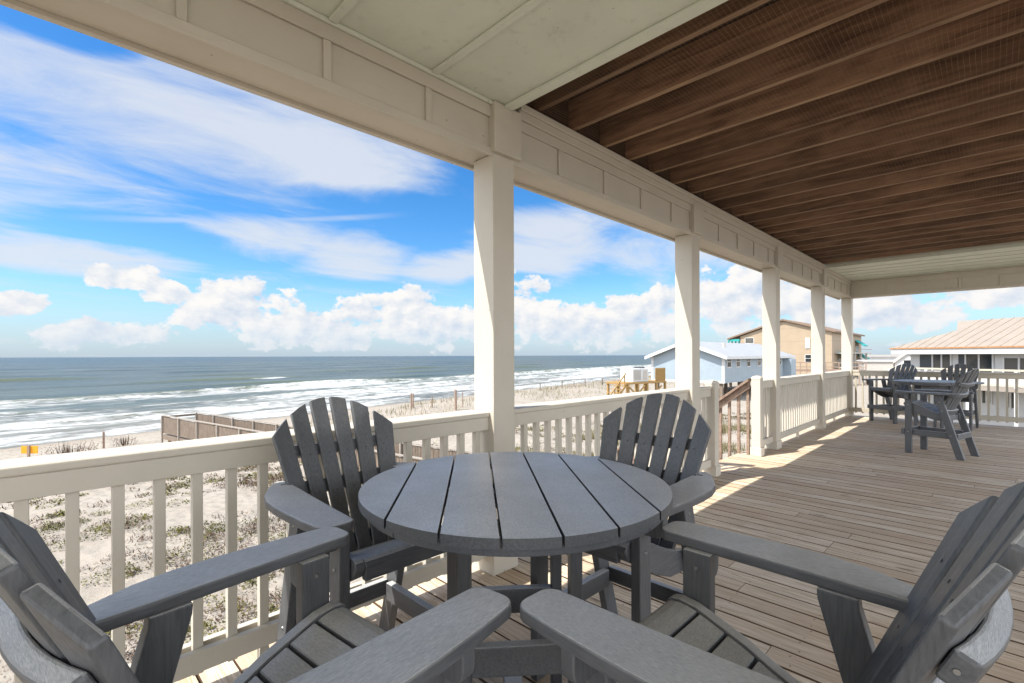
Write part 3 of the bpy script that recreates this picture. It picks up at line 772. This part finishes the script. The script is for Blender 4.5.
        if t > .1:
            for s in (-1, 1):
                c = P(s * half, t, -th - dp / 2)
                MB().tube(c, c + Vector((s * .0025, 0, 0)), .0045, .004, 8).build('bolt', STEEL, rb)
    return o

chairA = make_chair('grey deck chair with its dark back to the beach railing, left of the table')
def place(c, x, y, heading, label=None):
    c.location = (x, y, 0.003); c.rotation_euler = (0, 0, R(heading - 90))
    if label: c['label'] = label
    return c
place(chairA, 0.998, 1.815, -90)
place(copy_tree(chairA), 1.825, 1.175, 180, 'grey deck chair in front of the short stair railing, right side of the table')
place(copy_tree(chairA), 0.350, 1.065, 6.0, 'grey deck chair in the lower left corner of the photo')
place(copy_tree(chairA), 1.10, 0.367, 90, 'grey deck chair in the lower right corner, its pale fanned back to the right')
place(copy_tree(chairA), 9.17, 0.57, 75, 'distant grey chair seen from its side, nearest of the far group')
place(copy_tree(chairA), 12.88, 1.51, 149, 'distant grey chair by the far corner of the deck, leftmost of the far group')
place(copy_tree(chairA), 12.62, 0.50, 172, 'distant grey chair half hidden behind the far table')

# ------------------------------------------------------------------ round table
def make_table(label):
    o = thing('round_table', label, 'table', group='round grey deck tables')
    Rr = .559; pitch = .163; zt = .957
    m = MB()
    for i in range(7):
        k = i - 3; lo = k * pitch - pitch / 2 + .0037; hi = k * pitch + pitch / 2 - .0037
        if i == 0: lo = -Rr + .0001
        if i == 6: hi = Rr - .0001
        n = 14; pts = []
        ys = [lo + (hi - lo) * (0.5 - 0.5 * math.cos(math.pi * j / n)) for j in range(n + 1)]
        pts = [(math.sqrt(max(0, Rr * Rr - y * y)), y) for y in ys] + [(-math.sqrt(max(0, Rr * Rr - y * y)), y) for y in ys[::-1]]
        if i in (0, 6):
            q = []
            for p in pts:
                if not q or (abs(p[0] - q[-1][0]) + abs(p[1] - q[-1][1])) > 1e-4: q.append(p)
            pts = q
        m.prism(pts, 'z', zt - .031, zt)
    m.build('tabletop', PX, o, 0.007, 3)
    m = MB()
    for q in range(4):
        a0 = R(44 + 90 * q + .25); a1 = R(44 + 90 * (q + 1) - .25); n = 18
        m.prism([(( Rr - .022) * math.cos(a0 + (a1 - a0) * i / n), (Rr - .022) * math.sin(a0 + (a1 - a0) * i / n)) for i in range(n + 1)] +
                [((Rr - .10) * math.cos(a1 + (a0 - a1) * i / n), (Rr - .10) * math.sin(a1 + (a0 - a1) * i / n)) for i in range(n + 1)], 'z', zt - .058, zt - .0315)
    m.build('rim', PX, o, 0.003)
    m = MB(); m.box(-.03, .03, -.46, .46, zt - .075, zt - .0325); m.box(-.46, -.0315, -.03, .03, zt - .075, zt - .0325); m.box(.0315, .46, -.03, .03, zt - .075, zt - .0325)
    m.build('underframe', PX, o, 0.003)
    for sx in (-1, 1):
        for sy in (-1, 1):
            m = MB(); m.box(sx * .165, sx * .225, sy * .165, sy * .205, 0.001, zt - .076); m.build('leg', PZ, o, 0.004)
    for sx in (-1, 1):
        MB().box(sx * .175, sx * .213, -.1635, .1635, .37, .47).build('stretcher', PX, o, 0.004)
        MB().box(sx * .175, sx * .213, -.1635, .1635, zt - .155, zt - .077).build('apron', PX, o, 0.004)
    for sy in (-1, 1):
        MB().box(-.1635, .1635, sy * .168, sy * .203, .37, .47).build('stretcher', PX, o, 0.004)
    MB().box(-.24, .24, -.035, .035, .04, .13).build('foot_bar', PX, o, 0.004)
    MB().box(-.035, .035, .0355, .24, .04, .13).build('foot_bar', PX, o, 0.004)
    MB().box(-.035, .035, -.24, -.0355, .04, .13).build('foot_bar', PX, o, 0.004)
    return o
tab = make_table('round grey slatted table in the foreground between four chairs')
tab.location = (1.276, 1.262, 0.002); tab.rotation_euler = (0, 0, R(49.3))
t2 = copy_tree(tab); t2.location = (11.2, 0.74, 0.002); t2.rotation_euler = (0, 0, R(20)); t2['label'] = 'round grey table of the distant group, mostly hidden by its chairs'

# ------------------------------------------------------------------ beach walkway
def build_walk():
    A = Vector((5.7, 36.1, 0)); d = Vector((2.25, -12.5, 0)).normalized(); s = Vector((-d.y, d.x, 0))   # s: to the right looking landward
    if s.x < 0: s = -s
    o = thing('beach_walkway', 'weathered timber walkway with plank sides reaching out over the dunes', 'walkway', (A.x, A.y, -3.35), math.atan2(d.y, d.x))
    L = 30.0; W = 1.9
    # local x runs landward, local +y is to the left of it; the far side is at the viewer's right
    sy = 1 if Vector((-d.y, d.x, 0)).dot(s) > 0 else -1
    MB().box(0, L, min(0, sy * W), max(0, sy * W), -.06, 0).build('planking', WALK, o)
    for side, nm in ((0, 1), (W, -1)):
        y = sy * side
        m = MB(); x = 0.02
        while x < L - .1:
            m.box(x, x + .125, y - .015, y + .015, 0.10, 1.10); x += .145
        m.build('plank_side', WALK, o)
        MB().box(-.05, L, y - .07, y + .07, 1.16, 1.20).build('cap_rail', WALKTOP, o)
        MB().box(-.02, L, y - .055, y - .018, -.26, .02).build('skirt_board', WALK, o)
        x = 0.0
        while x < L:
            MB().box(x - .045, x + .045, y - .06 - .09 * (1 if sy > 0 else 0) * 0 - .045, y - .016 - .0, -2.2, 1.15).build('post', WALKTOP, o)
            x += 2.4
    MB().box(-.06, -.02, min(0, sy * W), max(0, sy * W), 1.0, 1.12).build('end_rail', WALK, o)
    for x in (0.3, 2.4, 4.8):
        MB().box(x, x + .15, sy * .15, sy * .30, -2.2, -.07).build('piling', GOLD if x < 1 else WALK, o)
build_walk()

# ------------------------------------------------------------------ beach bits
sg = thing('warning_sign', 'small orange rectangular sign on a stake in the sand', 'sign', (-0.1, 34.3, gz(-0.1, 34.3) + .12), R(-45))
MB().box(-.42, .42, -.012, .012, .50, .88).build('sign_face', ORANGE, sg, 0.003)
MB().box(-.06, .06, -.075, -.014, -.9, .92).build('stake', BROWNRAIL, sg)

def sprig(m, p, h, spread, rnd, width=0.01, lean=0.35):
    a = rnd.uniform(0, 6.283); q = Vector((math.cos(a), math.sin(a), 0)); s = Vector((-q.y, q.x, 0)) * width
    b = p + q * rnd.uniform(0, spread); t = b + q * h * lean * rnd.random() + Vector((0, 0, h * rnd.uniform(.6, 1)))
    mid = (b + t) / 2 + q * h * 0.08
    m.ct = rnd.random()
    m._add([b - s, b + s, mid + s * .8, t, mid - s * .8], [(0, 1, 2, 4), (2, 3, 4)])
def shrub(name, label, x, y, n, h, spread, matl, seed, twig=0.012, cat='shrub'):
    rnd = random.Random(seed); z = gz(x, y); o = thing(name, label, cat, (x, y, z))
    m = MB()
    for i in range(n): sprig(m, Vector((0, 0, -.03)), h, spread, rnd, twig, .5)
    m.build('twigs', matl, o, recalc=False)
    m = MB()
    for i in range(n * 3):
        a = rnd.uniform(0, 6.283); r = rnd.random() ** .5 * spread * 1.3; c = Vector((r * math.cos(a), r * math.sin(a), rnd.uniform(.02, h * .75)))
        m.ct = rnd.random(); u = Vector((rnd.uniform(-1, 1), rnd.uniform(-1, 1), rnd.uniform(-.4, 1))).normalized() * .045; w = u.orthogonal() * .5
        m.quad(c - u, c - w * .6, c + u, c + w * .6)
    m.build('leaves', matl, o, recalc=False)
    return o
shrub('dry_shrub', 'wide dry brown bush on the beach right of the orange sign', 1.5, 34.6, 90, 1.05, .95, DRY, 1, .016)
shrub('dry_shrub', 'small dry bush at the foot of the thin wooden stake', 4.0, 38.2, 40, .7, .6, DRY, 2, .016)
def stake(x, y, h, w, label):
    o = thing('wooden_stake', label, 'stake', (x, y, gz(x, y)), group='wooden stakes in the sand')
    MB().prism([(-w, -.3), (w, -.3), (w * .8, h - .05), (0, h), (-w * .8, h - .05)], 'x', -w, w).build('shaft', BROWNRAIL, o)
    return o
stake(3.1, 38.6, 1.05, .055, 'thin dark stake beside the small dry bush, left of the walkway')
from_px = lambda x, fwd: ((fwd + (x - 512) / 480 * fwd) * .70711, (fwd - (x - 512) / 480 * fwd) * .70711)
for i, (px, fwd, h, w) in enumerate([(411, 40, 1.25, .05), (412.8, 40.6, 1.1, .05), (455.5, 40, 1.6, .075), (462.5, 41, 1.2, .03), (432, 40.5, .8, .04)]):
    x, y = from_px(px, fwd)
    stake(x, y, h + .12, w, ['stake of a pair on the grassy dune, left one', 'stake of a pair on the grassy dune, right one', 'thickest stake on the grassy dune, just left of the nearest post',
                            'thin stake close to the nearest post', 'short stake in the middle of the grassy dune'][i])
def sand_fence(pts, label):
    o = thing('sand_fence', label, 'fence', (pts[0][0], pts[0][1], gz(*pts[0])))
    ox, oy, oz = o.location; rnd = random.Random(4)
    for i, ((x0, y0), (x1, y1)) in enumerate(zip(pts, pts[1:])):
        L = math.hypot(x1 - x0, y1 - y0); n = max(1, int(L / 2.6))
        for k in range(n):
            x = x0 + (x1 - x0) * k / n; y = y0 + (y1 - y0) * k / n; z = gz(x, y)
            MB().box(x - ox - .045, x - ox + .045, y - oy - .045, y - oy + .045, z - oz - .3, z - oz + .95 + rnd.uniform(-.15, .2)).build('post', WALK, o)
        k = 0.0
        while k < L:
            x = x0 + (x1 - x0) * k / L; y = y0 + (y1 - y0) * k / L; z = gz(x, y)
            if rnd.random() < .7: MB().box(x - ox - .02, x - ox + .02, y - oy - .02, y - oy + .02, z - oz - .1, z - oz + .8 + rnd.uniform(-.2, .1)).build('slat', WALKTOP, o)
            k += .30
sand_fence([from_px(540, 66), from_px(562, 66), from_px(585, 70), from_px(618, 74)], 'low slatted sand fence along the far dune in front of the surf')

def scatter_plants():
    rnd = random.Random(21); g = MB(); dr = MB()
    for i in range(5200):
        x = rnd.uniform(-7, 40) if rnd.random() < .6 else rnd.uniform(-5, 14); y = rnd.uniform(3.2, 30) if rnd.random() < .65 else rnd.uniform(3.2, 16)
        if mnoise.noise(Vector((x * .22, y * .22, 2))) + .35 * mnoise.noise(Vector((x * .9, y * .9, 5))) < .10 - rnd.random() * .30: continue
        z = gz(x, y); green = rnd.random() < .40
        m = g if green else dr; r = rnd.uniform(.12, .46) * (1.0 if green else 1.15)
        base = rnd.random() * .6
        near = math.hypot(x, y) < 18
        n = int((95 if green else 55) * (r / .25) * (1 if near else .5))
        for k in range(n):
            a = rnd.uniform(0, 6.283); q = r * rnd.random() ** .6
            c = Vector((x + q * math.cos(a), y + q * math.sin(a), z + rnd.uniform(.0, .11) * (1.2 - q / r)))
            m.ct = min(1, base + rnd.random() * .5)
            s = rnd.uniform(.018, .048) * (1 if near else 1.6)
            u = Vector((rnd.uniform(-1, 1), rnd.uniform(-1, 1), rnd.uniform(0.0, .9))).normalized() * s
            w = u.cross(Vector((0, 0, 1))); w = w.normalized() * s * (.5 if green else .26)
            if not green: u *= 1.6
            m.quad(c - u * .3, c + w, c + u, c - w)
    o = g.build('creeping_dune_plants', GREEN, recalc=False); tag(o, 'low green plants spread over the sand', 'plants', kind='stuff')
    o = dr.build('dry_dune_sprigs', DRY, recalc=False); tag(o, 'dry brown sprigs strewn over the sand', 'plants', kind='stuff')
    m = MB()
    for i in range(9000):
        x = rnd.uniform(13, 120); d = rnd.gauss(17, 3.2) if rnd.random() < .75 else rnd.uniform(14, 36); y = shore(x) - d
        if mnoise.noise(Vector((x * .16, y * .16, 4))) < -.12: continue
        if y < 12: continue
        sprig(m, Vector((x, y, gz(x, y) - .03)), rnd.uniform(.25, .7), .12, rnd, .016, .55)
    o = m.build('dune_grass', OATS, recalc=False); tag(o, 'yellowish grass along the dune ridge', 'grass', kind='stuff')
    m = MB()
    for i in range(11000):      # grassy ground past the stairs and under the far railing
        x = rnd.uniform(8.5, 34); y = rnd.uniform(-3, 16)
        if 8 < x < 14.2 and y < 3.3: continue
        if mnoise.noise(Vector((x * .3, y * .3, 14))) < -.02: continue
        for k in range(3): sprig(m, Vector((x, y, gz(x, y) - .02)), rnd.uniform(.2, .6), .14, rnd, .014, .6)
    o = m.build('scrub_grass', OATS, recalc=False); tag(o, 'tufts of olive scrub grass in the sand beside the stairs', 'grass', kind='stuff')
scatter_plants()
shrub('brown_bush', 'brown bush on the sand beside the walkway, seen below the top rail', 6.3, 17.2, 130, .34, 1.1, DRY, 7, .012)
shrub('brown_bush', 'low brown bush left of the larger bush by the walkway', 5.4, 18.8, 90, .26, .8, DRY, 8, .012)

# ------------------------------------------------------------------ houses
def window(parent, x, y, z, w, h, ax, out, mull=True):
    """ax: wall runs along 'x' or 'y'; out: +1/-1 outward direction along the other axis"""
    def B(m, a0, a1, b0, b1, z0, z1):
        lo, hi = sorted((b0 * out, b1 * out))
        if ax == 'x': m.box(x + a0, x + a1, y + lo, y + hi, z + z0, z + z1)
        else: m.box(x + lo, x + hi, y + a0, y + a1, z + z0, z + z1)
        return m
    f = MB(); t = .09
    B(f, -w / 2 - t, w / 2 + t, .003, .035, h, h + t); B(f, -w / 2 - t, w / 2 + t, .003, .045, -t, 0)
    B(f, -w / 2 - t, -w / 2, .003, .035, 0.001, h - .001); B(f, w / 2, w / 2 + t, .003, .035, .001, h - .001)
    if mull: B(f, -w / 2 + .001, w / 2 - .001, .016, .03, h / 2 - .03, h / 2 + .03)
    fo = f.build('window', WHITE, parent)
    B(MB(), -w / 2 + .001, w / 2 - .001, .003, .015, .001, h - .001).build('pane', GLASS, fo)

def blue_house():
    X0, X1, Y0, Y1 = 46.8, 68.0, 18.2, 25.6; zb, ze, zr = -1.3, 1.35, 2.72
    o = thing('blue_house', 'pale blue beach house on stilts with a white gable edge and grey roof', 'house', (X0, Y0, -3.2))
    ox, oy, oz = X0, Y0, -3.2
    ym = (Y0 + Y1) / 2
    MB().prism([(Y0 - oy, zb - oz), (Y1 - oy, zb - oz), (Y1 - oy, ze - oz), (ym - oy, zr - oz - .05), (Y0 - oy, ze - oz)], 'x', 0, X1 - X0).build('wall', BLUEWALL, o)
    m = MB(); ov = .55; sl = (zr - ze) / (ym - Y0)
    for s, y in ((1, Y0), (-1, Y1)):
        ye = y - oy - s * ov; zz = ze - oz - sl * ov
        m.prism([(ye, zz + .02), (ym - oy, zr - oz + .02), (ym - oy, zr - oz + .14), (ye, zz + .14)], 'x', -.6, X1 - X0 + .4)
    m.build('roof', ROOFMETAL, o)
    m = MB()
    for s, y in ((1, Y0), (-1, Y1)):
        ye = y - oy - s * (ov + .03); zz = ze - oz - sl * ov
        m.prism([(ye, zz - .16), (ym - oy, zr - oz - .16), (ym - oy, zr - oz + .16), (ye, zz + .16)], 'x', -.66, -.605)
    m.box(-.6, X1 - X0 + .4, -ov - .06, -ov - .005, ze - oz - sl * ov - .12, ze - oz - sl * ov + .13)
    m.build('fascia', WHITE, o)
    m = MB()
    for y in (Y0, Y1): m.box(-.05, .12, y - oy - .12, y - oy + .12, zb - oz, ze - oz - .1)
    m.box(-.04, -.002, .13, Y1 - Y0 - .13, zb - oz, zb - oz + .2)
    m.build('corner_board', WHITE, o)
    for px in (729, 738, 748.5, 759, 769, 779.5):
        u = (px - 512) / 480; X = Y0 * (1 + u) / (1 - u)
        window(o, X - ox, 0, 0.26 - oz, .95, 1.0, 'x', -1)
    MB().box(6.0, 6.0 + .25, 2.2, 2.45, zr - oz - .9, zr - oz - .0).build('vent_pipe', CONC, o)
    for x in (0.3, 5, 10, 15, 20.5):
        for y in (.3, 3.6, 7.0):
            MB().box(x - .15, x + .15, y - .15, y + .15, -.6, zb - oz + .02).build('piling', WALK, o)
    # lean-to at the far end
    MB().prism([(-.9, 1.9), (-.01, 1.9), (-.01, 4.3), (-.9, 4.1)], 'x', 18.6, 20.6).build('side_entry', BLUEWALL, o)
blue_house()

def platform():
    x, y = from_px(634, 46)
    o = thing('timber_platform', 'new yellow timber platform with steps beside the blue house', 'platform', (x, y, -3.3), R(-8))
    MB().box(-2.4, 3.4, -1.2, 1.4, 2.05, 2.22).build('planking', GOLD, o)
    for i in range(5):
        for yy in (-1.1, 1.3):
            MB().box(-2.3 + i * 1.38, -2.12 + i * 1.38, yy - .09, yy + .09, -.8, 2.045).build('post', GOLD, o)
    m = MB(); m.bar((-2.3, -1.25, .2), (0, -1.25, 1.9), .06, .14); m.bar((0, -1.25, .2), (-2.3, -1.25, 1.9), .06, .14); m.bar((.4, -1.25, .3), (2.6, -1.25, 1.8), .06, .14)
    m.build('cross_brace', GOLD, o)
    m = MB()
    for i in range(7): m.box(-2.45 - .32 * (i + 1), -2.45 - .32 * i, -1.0, .3, 1.9 - .30 * i, 1.96 - .30 * i)
    m.build('steps', GOLD, o)
    m = MB(); m.bar((-2.45, -1.05, 3.1), (-4.8, -1.05, 1.0), .06, .10); m.bar((-2.45, -1.05, 2.0), (-4.8, -1.05, -.2), .06, .2)
    for k in range(4): m.box(-2.7 - k * .65, -2.62 - k * .65, -1.09, -1.01, 1.9 - k * .58, 2.9 - k * .58)
    m.build('step_rail', GOLD, o)
    m = MB()
    for k in range(9): m.box(1.75 + k * .18, 1.88 + k * .18, -1.15, -1.1, 2.23, 3.5)
    m.build('screen', GOLD, o)
    ac = thing('air_conditioner', 'white outdoor air conditioning unit on the yellow timber platform', 'air conditioner', (x, y, -3.3), R(-8))
    MB().box(-1.3, 1.0, -.9, .6, 2.224, 3.5).build('case', ACW, ac, .05)
    m = MB()
    for k in range(11): m.box(-1.18 + k * .1, -1.14 + k * .1, -.925, -.905, 2.4, 3.35)
    m.build('grille', CONC, ac)
    MB().box(.2, .8, -.925, -.905, 2.4, 3.3).build('side_panel', CONC, ac)
    MB().tube((.5, -.2, 3.5), (.5, -.2, 3.62), .5, .5, 14).build('fan_cover', DARK, ac)
platform()

def condo():
    X0, X1 = 100., 127.; Y0, Yp, Y1 = 20.0, 27.8, 37.9; zr, zeR, zeL = 7.85, 5.4, 4.5
    oz = -3.4
    o = thing('tan_building', 'tall tan gabled apartment building with teal awnings behind the blue house', 'building', (X0, Y0, oz))
    q = lambda y, z: (y - Y0, z - oz)
    MB().prism([q(Y0, oz), q(35.5, oz), q(35.5, 5.1), q(Yp, zr - .1), q(Y0, zeR)], 'x', 0, X1 - X0).build('wall', TANWALL, o)
    m = MB()
    m.prism([q(Y0 - .6, zeR - .1), q(Yp, zr), q(Yp, zr + .3), q(Y0 - .6, zeR + .2)], 'x', -.5, X1 - X0 + .3)
    m.prism([q(Y1, zeL), q(Yp, zr), q(Yp, zr + .3), q(Y1, zeL + .3)], 'x', -.5, X1 - X0 + .3)
    m.build('roof', BROWNROOF, o)
    # recessed seaward balcony under the roof
    m = MB()
    for k in range(4): m.box(.1 + .0, .35, 15.7 + k * .68, 15.95 + k * .68, oz * 0 + 5.3, 7.75)
    m.build('balcony_post', TEAL, o)
    MB().box(0, 20, 15.55, 17.6, 5.0, 5.5).build('balcony_floor', BROWNROOF, o)
    MB().box(-.3, .2, 15.6, 17.7, 7.55, 8.0).build('balcony_awning', TEAL, o)
    def yat(px): u = (px - 512) / 480; return X0 * (1 - u) / (1 + u) - Y0
    window(o, 0, yat(749.5), 3.75 - oz, 1.5, 1.0, 'y', -1, False)
    window(o, 0, yat(808.5), .1 - oz, 1.0, 1.3, 'y', -1)
    MB().box(-.12, -.003, yat(810), yat(805.5), 2.6 - oz, 4.5 - oz).build('louvre', WHITE, o)
    # landward face: awnings, windows, balconies
    for k, (px, z) in enumerate([(840, 1.1), (857, 3.6), (859, .9), (846, -2)]):
        u = (px - 512) / 480; X = Y0 * (1 + u) / (1 - u) - X0
        w = 2.2
        MB().prism([(-1.5, z - oz - .5), (-.005, z - oz + .7), (-.005, z - oz + .85), (-1.55, z - oz - .3)], 'x', X - w, X + w).build('awning', TEAL, o)
        window(o, X, 0, z - oz - 2.2, 2.6, 1.7, 'x', -1)
    m = MB()
    for x in (3, 9, 15, 21): m.box(x, x + .3, -1.9, -1.6, 0, 5.2)
    m.box(2, 26, -2.0, -.005, 2.4, 2.6); m.box(2, 26, -2.0, -.005, 5.0, 5.2)
    m.build('balcony', CONC, o)
    for f in (3.3, 5.9):
        MB().box(2, 26, -2.0, -1.94, f - .1, f).build('balcony_rail', BROWNRAIL, o)
condo()

def far_deck():
    x0, y0 = from_px(788, 70); x1, y1 = from_px(866, 66)
    L = math.hypot(x1 - x0, y1 - y0)
    o = thing('timber_deck', 'long brown timber deck with railing in front of the tan building', 'deck', (x0, y0, -3.3), math.atan2(y1 - y0, x1 - x0))
    MB().box(0, L, 0, 3.0, 2.3, 2.6).build('planking', BROWNRAIL, o)
    MB().box(0, L, -.06, .06, 3.55, 3.67).build('top_rail', BROWNRAIL, o)
    MB().box(0, L, -.03, .03, 2.95, 3.03).build('lower_rail', BROWNRAIL, o)
    n = 12
    for i in range(n + 1):
        MB().box(L * i / n - .06, L * i / n + .06, -.055, .055, -.5, 3.54).build('post', BROWNRAIL, o)
far_deck()

def right_house():
    O = Vector((40.4, 4.8, 0)); uu = Vector((-.545, -.838, 0)); ang = math.atan2(uu.y, uu.x)
    # local x along the facade, local -y is... depth runs along (.838,-.545) = local +y after rotation
    oz = -3.1
    o = thing('white_house', 'white house with a salmon metal roof beyond the far railing', 'house', (O.x, O.y, oz), ang)
    fl = -1 if Vector((-uu.y, uu.x, 0)).dot(Vector((.838, -.545, 0))) < 0 else 1
    Y = lambda v: fl * v
    ze, L, D = 1.84 - oz, 17.0, 9.0
    s = .46
    z1 = ze + s * 2.34; rv = 3.8; zr = ze + s * rv
    m = MB()
    def face(pts): m._add([(x, Y(v), z) for x, v, z in pts], [tuple(range(len(pts)))])
    front = [(0, 0, ze), (L, 0, ze), (L, rv, zr), (1.37, rv, zr), (2.34, 2.34, z1)]
    face(front)
    face([(0, 0, ze), (2.34, 2.34, z1), (2.34, D - 2.34, z1), (0, D, ze)])
    face([(2.34, 2.34, z1), (1.37, rv, zr), (1.37, D - rv, zr), (2.34, D - 2.34, z1)])
    face([(0, D, ze), (2.34, D - 2.34, z1), (1.37, D - rv, zr), (L, D - rv, zr), (L, D, ze)])
    face([(1.37, rv, zr), (L, rv, zr), (L, D - rv, zr), (1.37, D - rv, zr)])
    face([(L, 0, ze), (L, D, ze), (L, D - rv, zr), (L, rv, zr)])
    face([(0, 0, ze - .03), (L, 0, ze - .03), (L, D, ze - .03), (0, D, ze - .03)])
    rf = m.build('roof', SALMON, o)
    m = MB()                                                        # standing seams on the front slope
    x = .55
    while x < L:
        v1 = rv
        if x < 2.34: v1 = x
        zt = ze + s * v1
        m.prism([(Y(0.0), ze + .002), (Y(v1), zt + .002), (Y(v1), zt + .035), (Y(0.0), ze + .035)], 'x', x - .022, x + .022); x += .55
    m.build('seam', SALMON, rf)
    m = MB(); lo, hi = sorted((Y(-.03), Y(.0)))
    m.box(-.03, L, lo - .002, hi - .002 if fl > 0 else hi + .03, ze - .07, ze + .015); m.build('eave_edge', RUST, rf)
    lo, hi = sorted((Y(.03), Y(.07)))
    MB().box(.04, L, lo, hi, ze - .40, ze - .075).build('fascia', WHITE, o)
    lo, hi = sorted((Y(.75), Y(D - .7)))
    MB().box(.75, L - .5, lo, hi, 0, ze - .032).build('wall', WHITEWALL, o)
    yw = .75
    def X(px):
        u_ = (px - 512) / 480; k = (1 - u_) / (1 + u_)     # Y = kX on this ray
        bx = O.x + .838 * yw; by = O.y - .545 * yw
        return (by - k * bx) / (k * uu.x - uu.y)
    def pane(p0, p1, z0, z1, mt, name, d=.03, parent=o):
        a, b = sorted((X(p0), X(p1))); l2, h2 = sorted((Y(yw - .003), Y(yw - d)))
        return MB().box(a, b, l2, h2, z0 - oz, z1 - oz).build(name, mt, parent)
    pane(920.5, 932.3, .45, 1.40, DARK, 'shutter', .06)
    for p0, p1, z0, zt in ((933, 951.5, .45, 1.42), (966, 993.5, .40, 1.42), (1004, 1036, .36, 1.20), (960, 969, -1.35, -.55), (982, 992, -1.35, -.55), (1006, 1016, -1.5, -.6)):
        w = pane(p0, p1, z0, zt, GLASS, 'window')
        a, b = sorted((X(p0), X(p1))); m = MB(); l2, h2 = sorted((Y(yw - .032), Y(yw - .07)))
        for xx in (a, (a + b) / 2, b): m.box(xx - .04, xx + .04, l2, h2, z0 - oz - .05, zt - oz + .05)
        m.build('frame', WHITE, w)
    pane(959.3, 964.8, -.6, 1.42, DARK, 'shutter', .08)
    m = MB(); l2, h2 = sorted((Y(-.9), Y(yw - .004)))
    m.box(.6, L - .5, l2, h2, 2.55, 2.75); m.build('balcony', WALKTOP, o)
    l2, h2 = sorted((Y(-.88), Y(-.80)))
    m = MB(); m.box(.6, L - .5, l2, h2, 3.62, 3.72); m.box(.6, L - .5, l2, h2, 2.85, 2.93)
    m.build('balcony_rail', FARRAIL, o)
    for k in range(8):
        MB().box(.65 + k * 2.2, .80 + k * 2.2, l2 - .002, h2 + .002, 0, 3.615).build('post', WHITE, o)
right_house()

def small_houses():
    x, y = from_px(878, 70)
    o = thing('concrete_building', 'low flat grey building far off left of the salmon roof', 'building', (x, y, -3.2), R(20))
    MB().box(-1.6, 2.0, -1.4, 2, 0, 3.6).build('wall', CONC, o); MB().box(-1.8, 2.2, -1.6, 2.2, 3.605, 3.8).build('roof', WHITE, o)
    x, y = from_px(873, 120)
    o = thing('white_building', 'long white flat roofed building on the horizon behind the grey one', 'building', (x, y, -3.2), R(-60))
    MB().box(-9, 9, -3, 3, 0, 3.9).build('wall', WHITEWALL, o); MB().box(-9.3, 9.3, -3.3, 3.3, 3.905, 4.2).build('roof', ROOFMETAL, o)
    x, y = from_px(908, 75)
    o = thing('gabled_cottage', 'small far cottage with a steep grey gable left of the white house', 'house', (x, y, -3.2), R(10))
    MB().prism([(-1.6, 0), (1.6, 0), (1.6, 3.3), (0, 4.75), (-1.6, 3.3)], 'x', 0, 5).build('wall', WHITEWALL, o)
    m = MB(); m.prism([(-1.9, 3.1), (0, 4.8), (0, 5.0), (-1.9, 3.3)], 'x', -.3, 5.3); m.prism([(1.9, 3.1), (0, 4.8), (0, 5.0), (1.9, 3.3)], 'x', -.3, 5.3)
    m.build('roof', CONC, o)
    MB().box(-1.2, -.01, -1.5, 1.5, 2.0, 2.25).build('balcony', GOLD, o)
    MB().box(-.04, -.003, -.5, .5, 2.7, 3.7).build('window', GLASS, o)
small_houses()
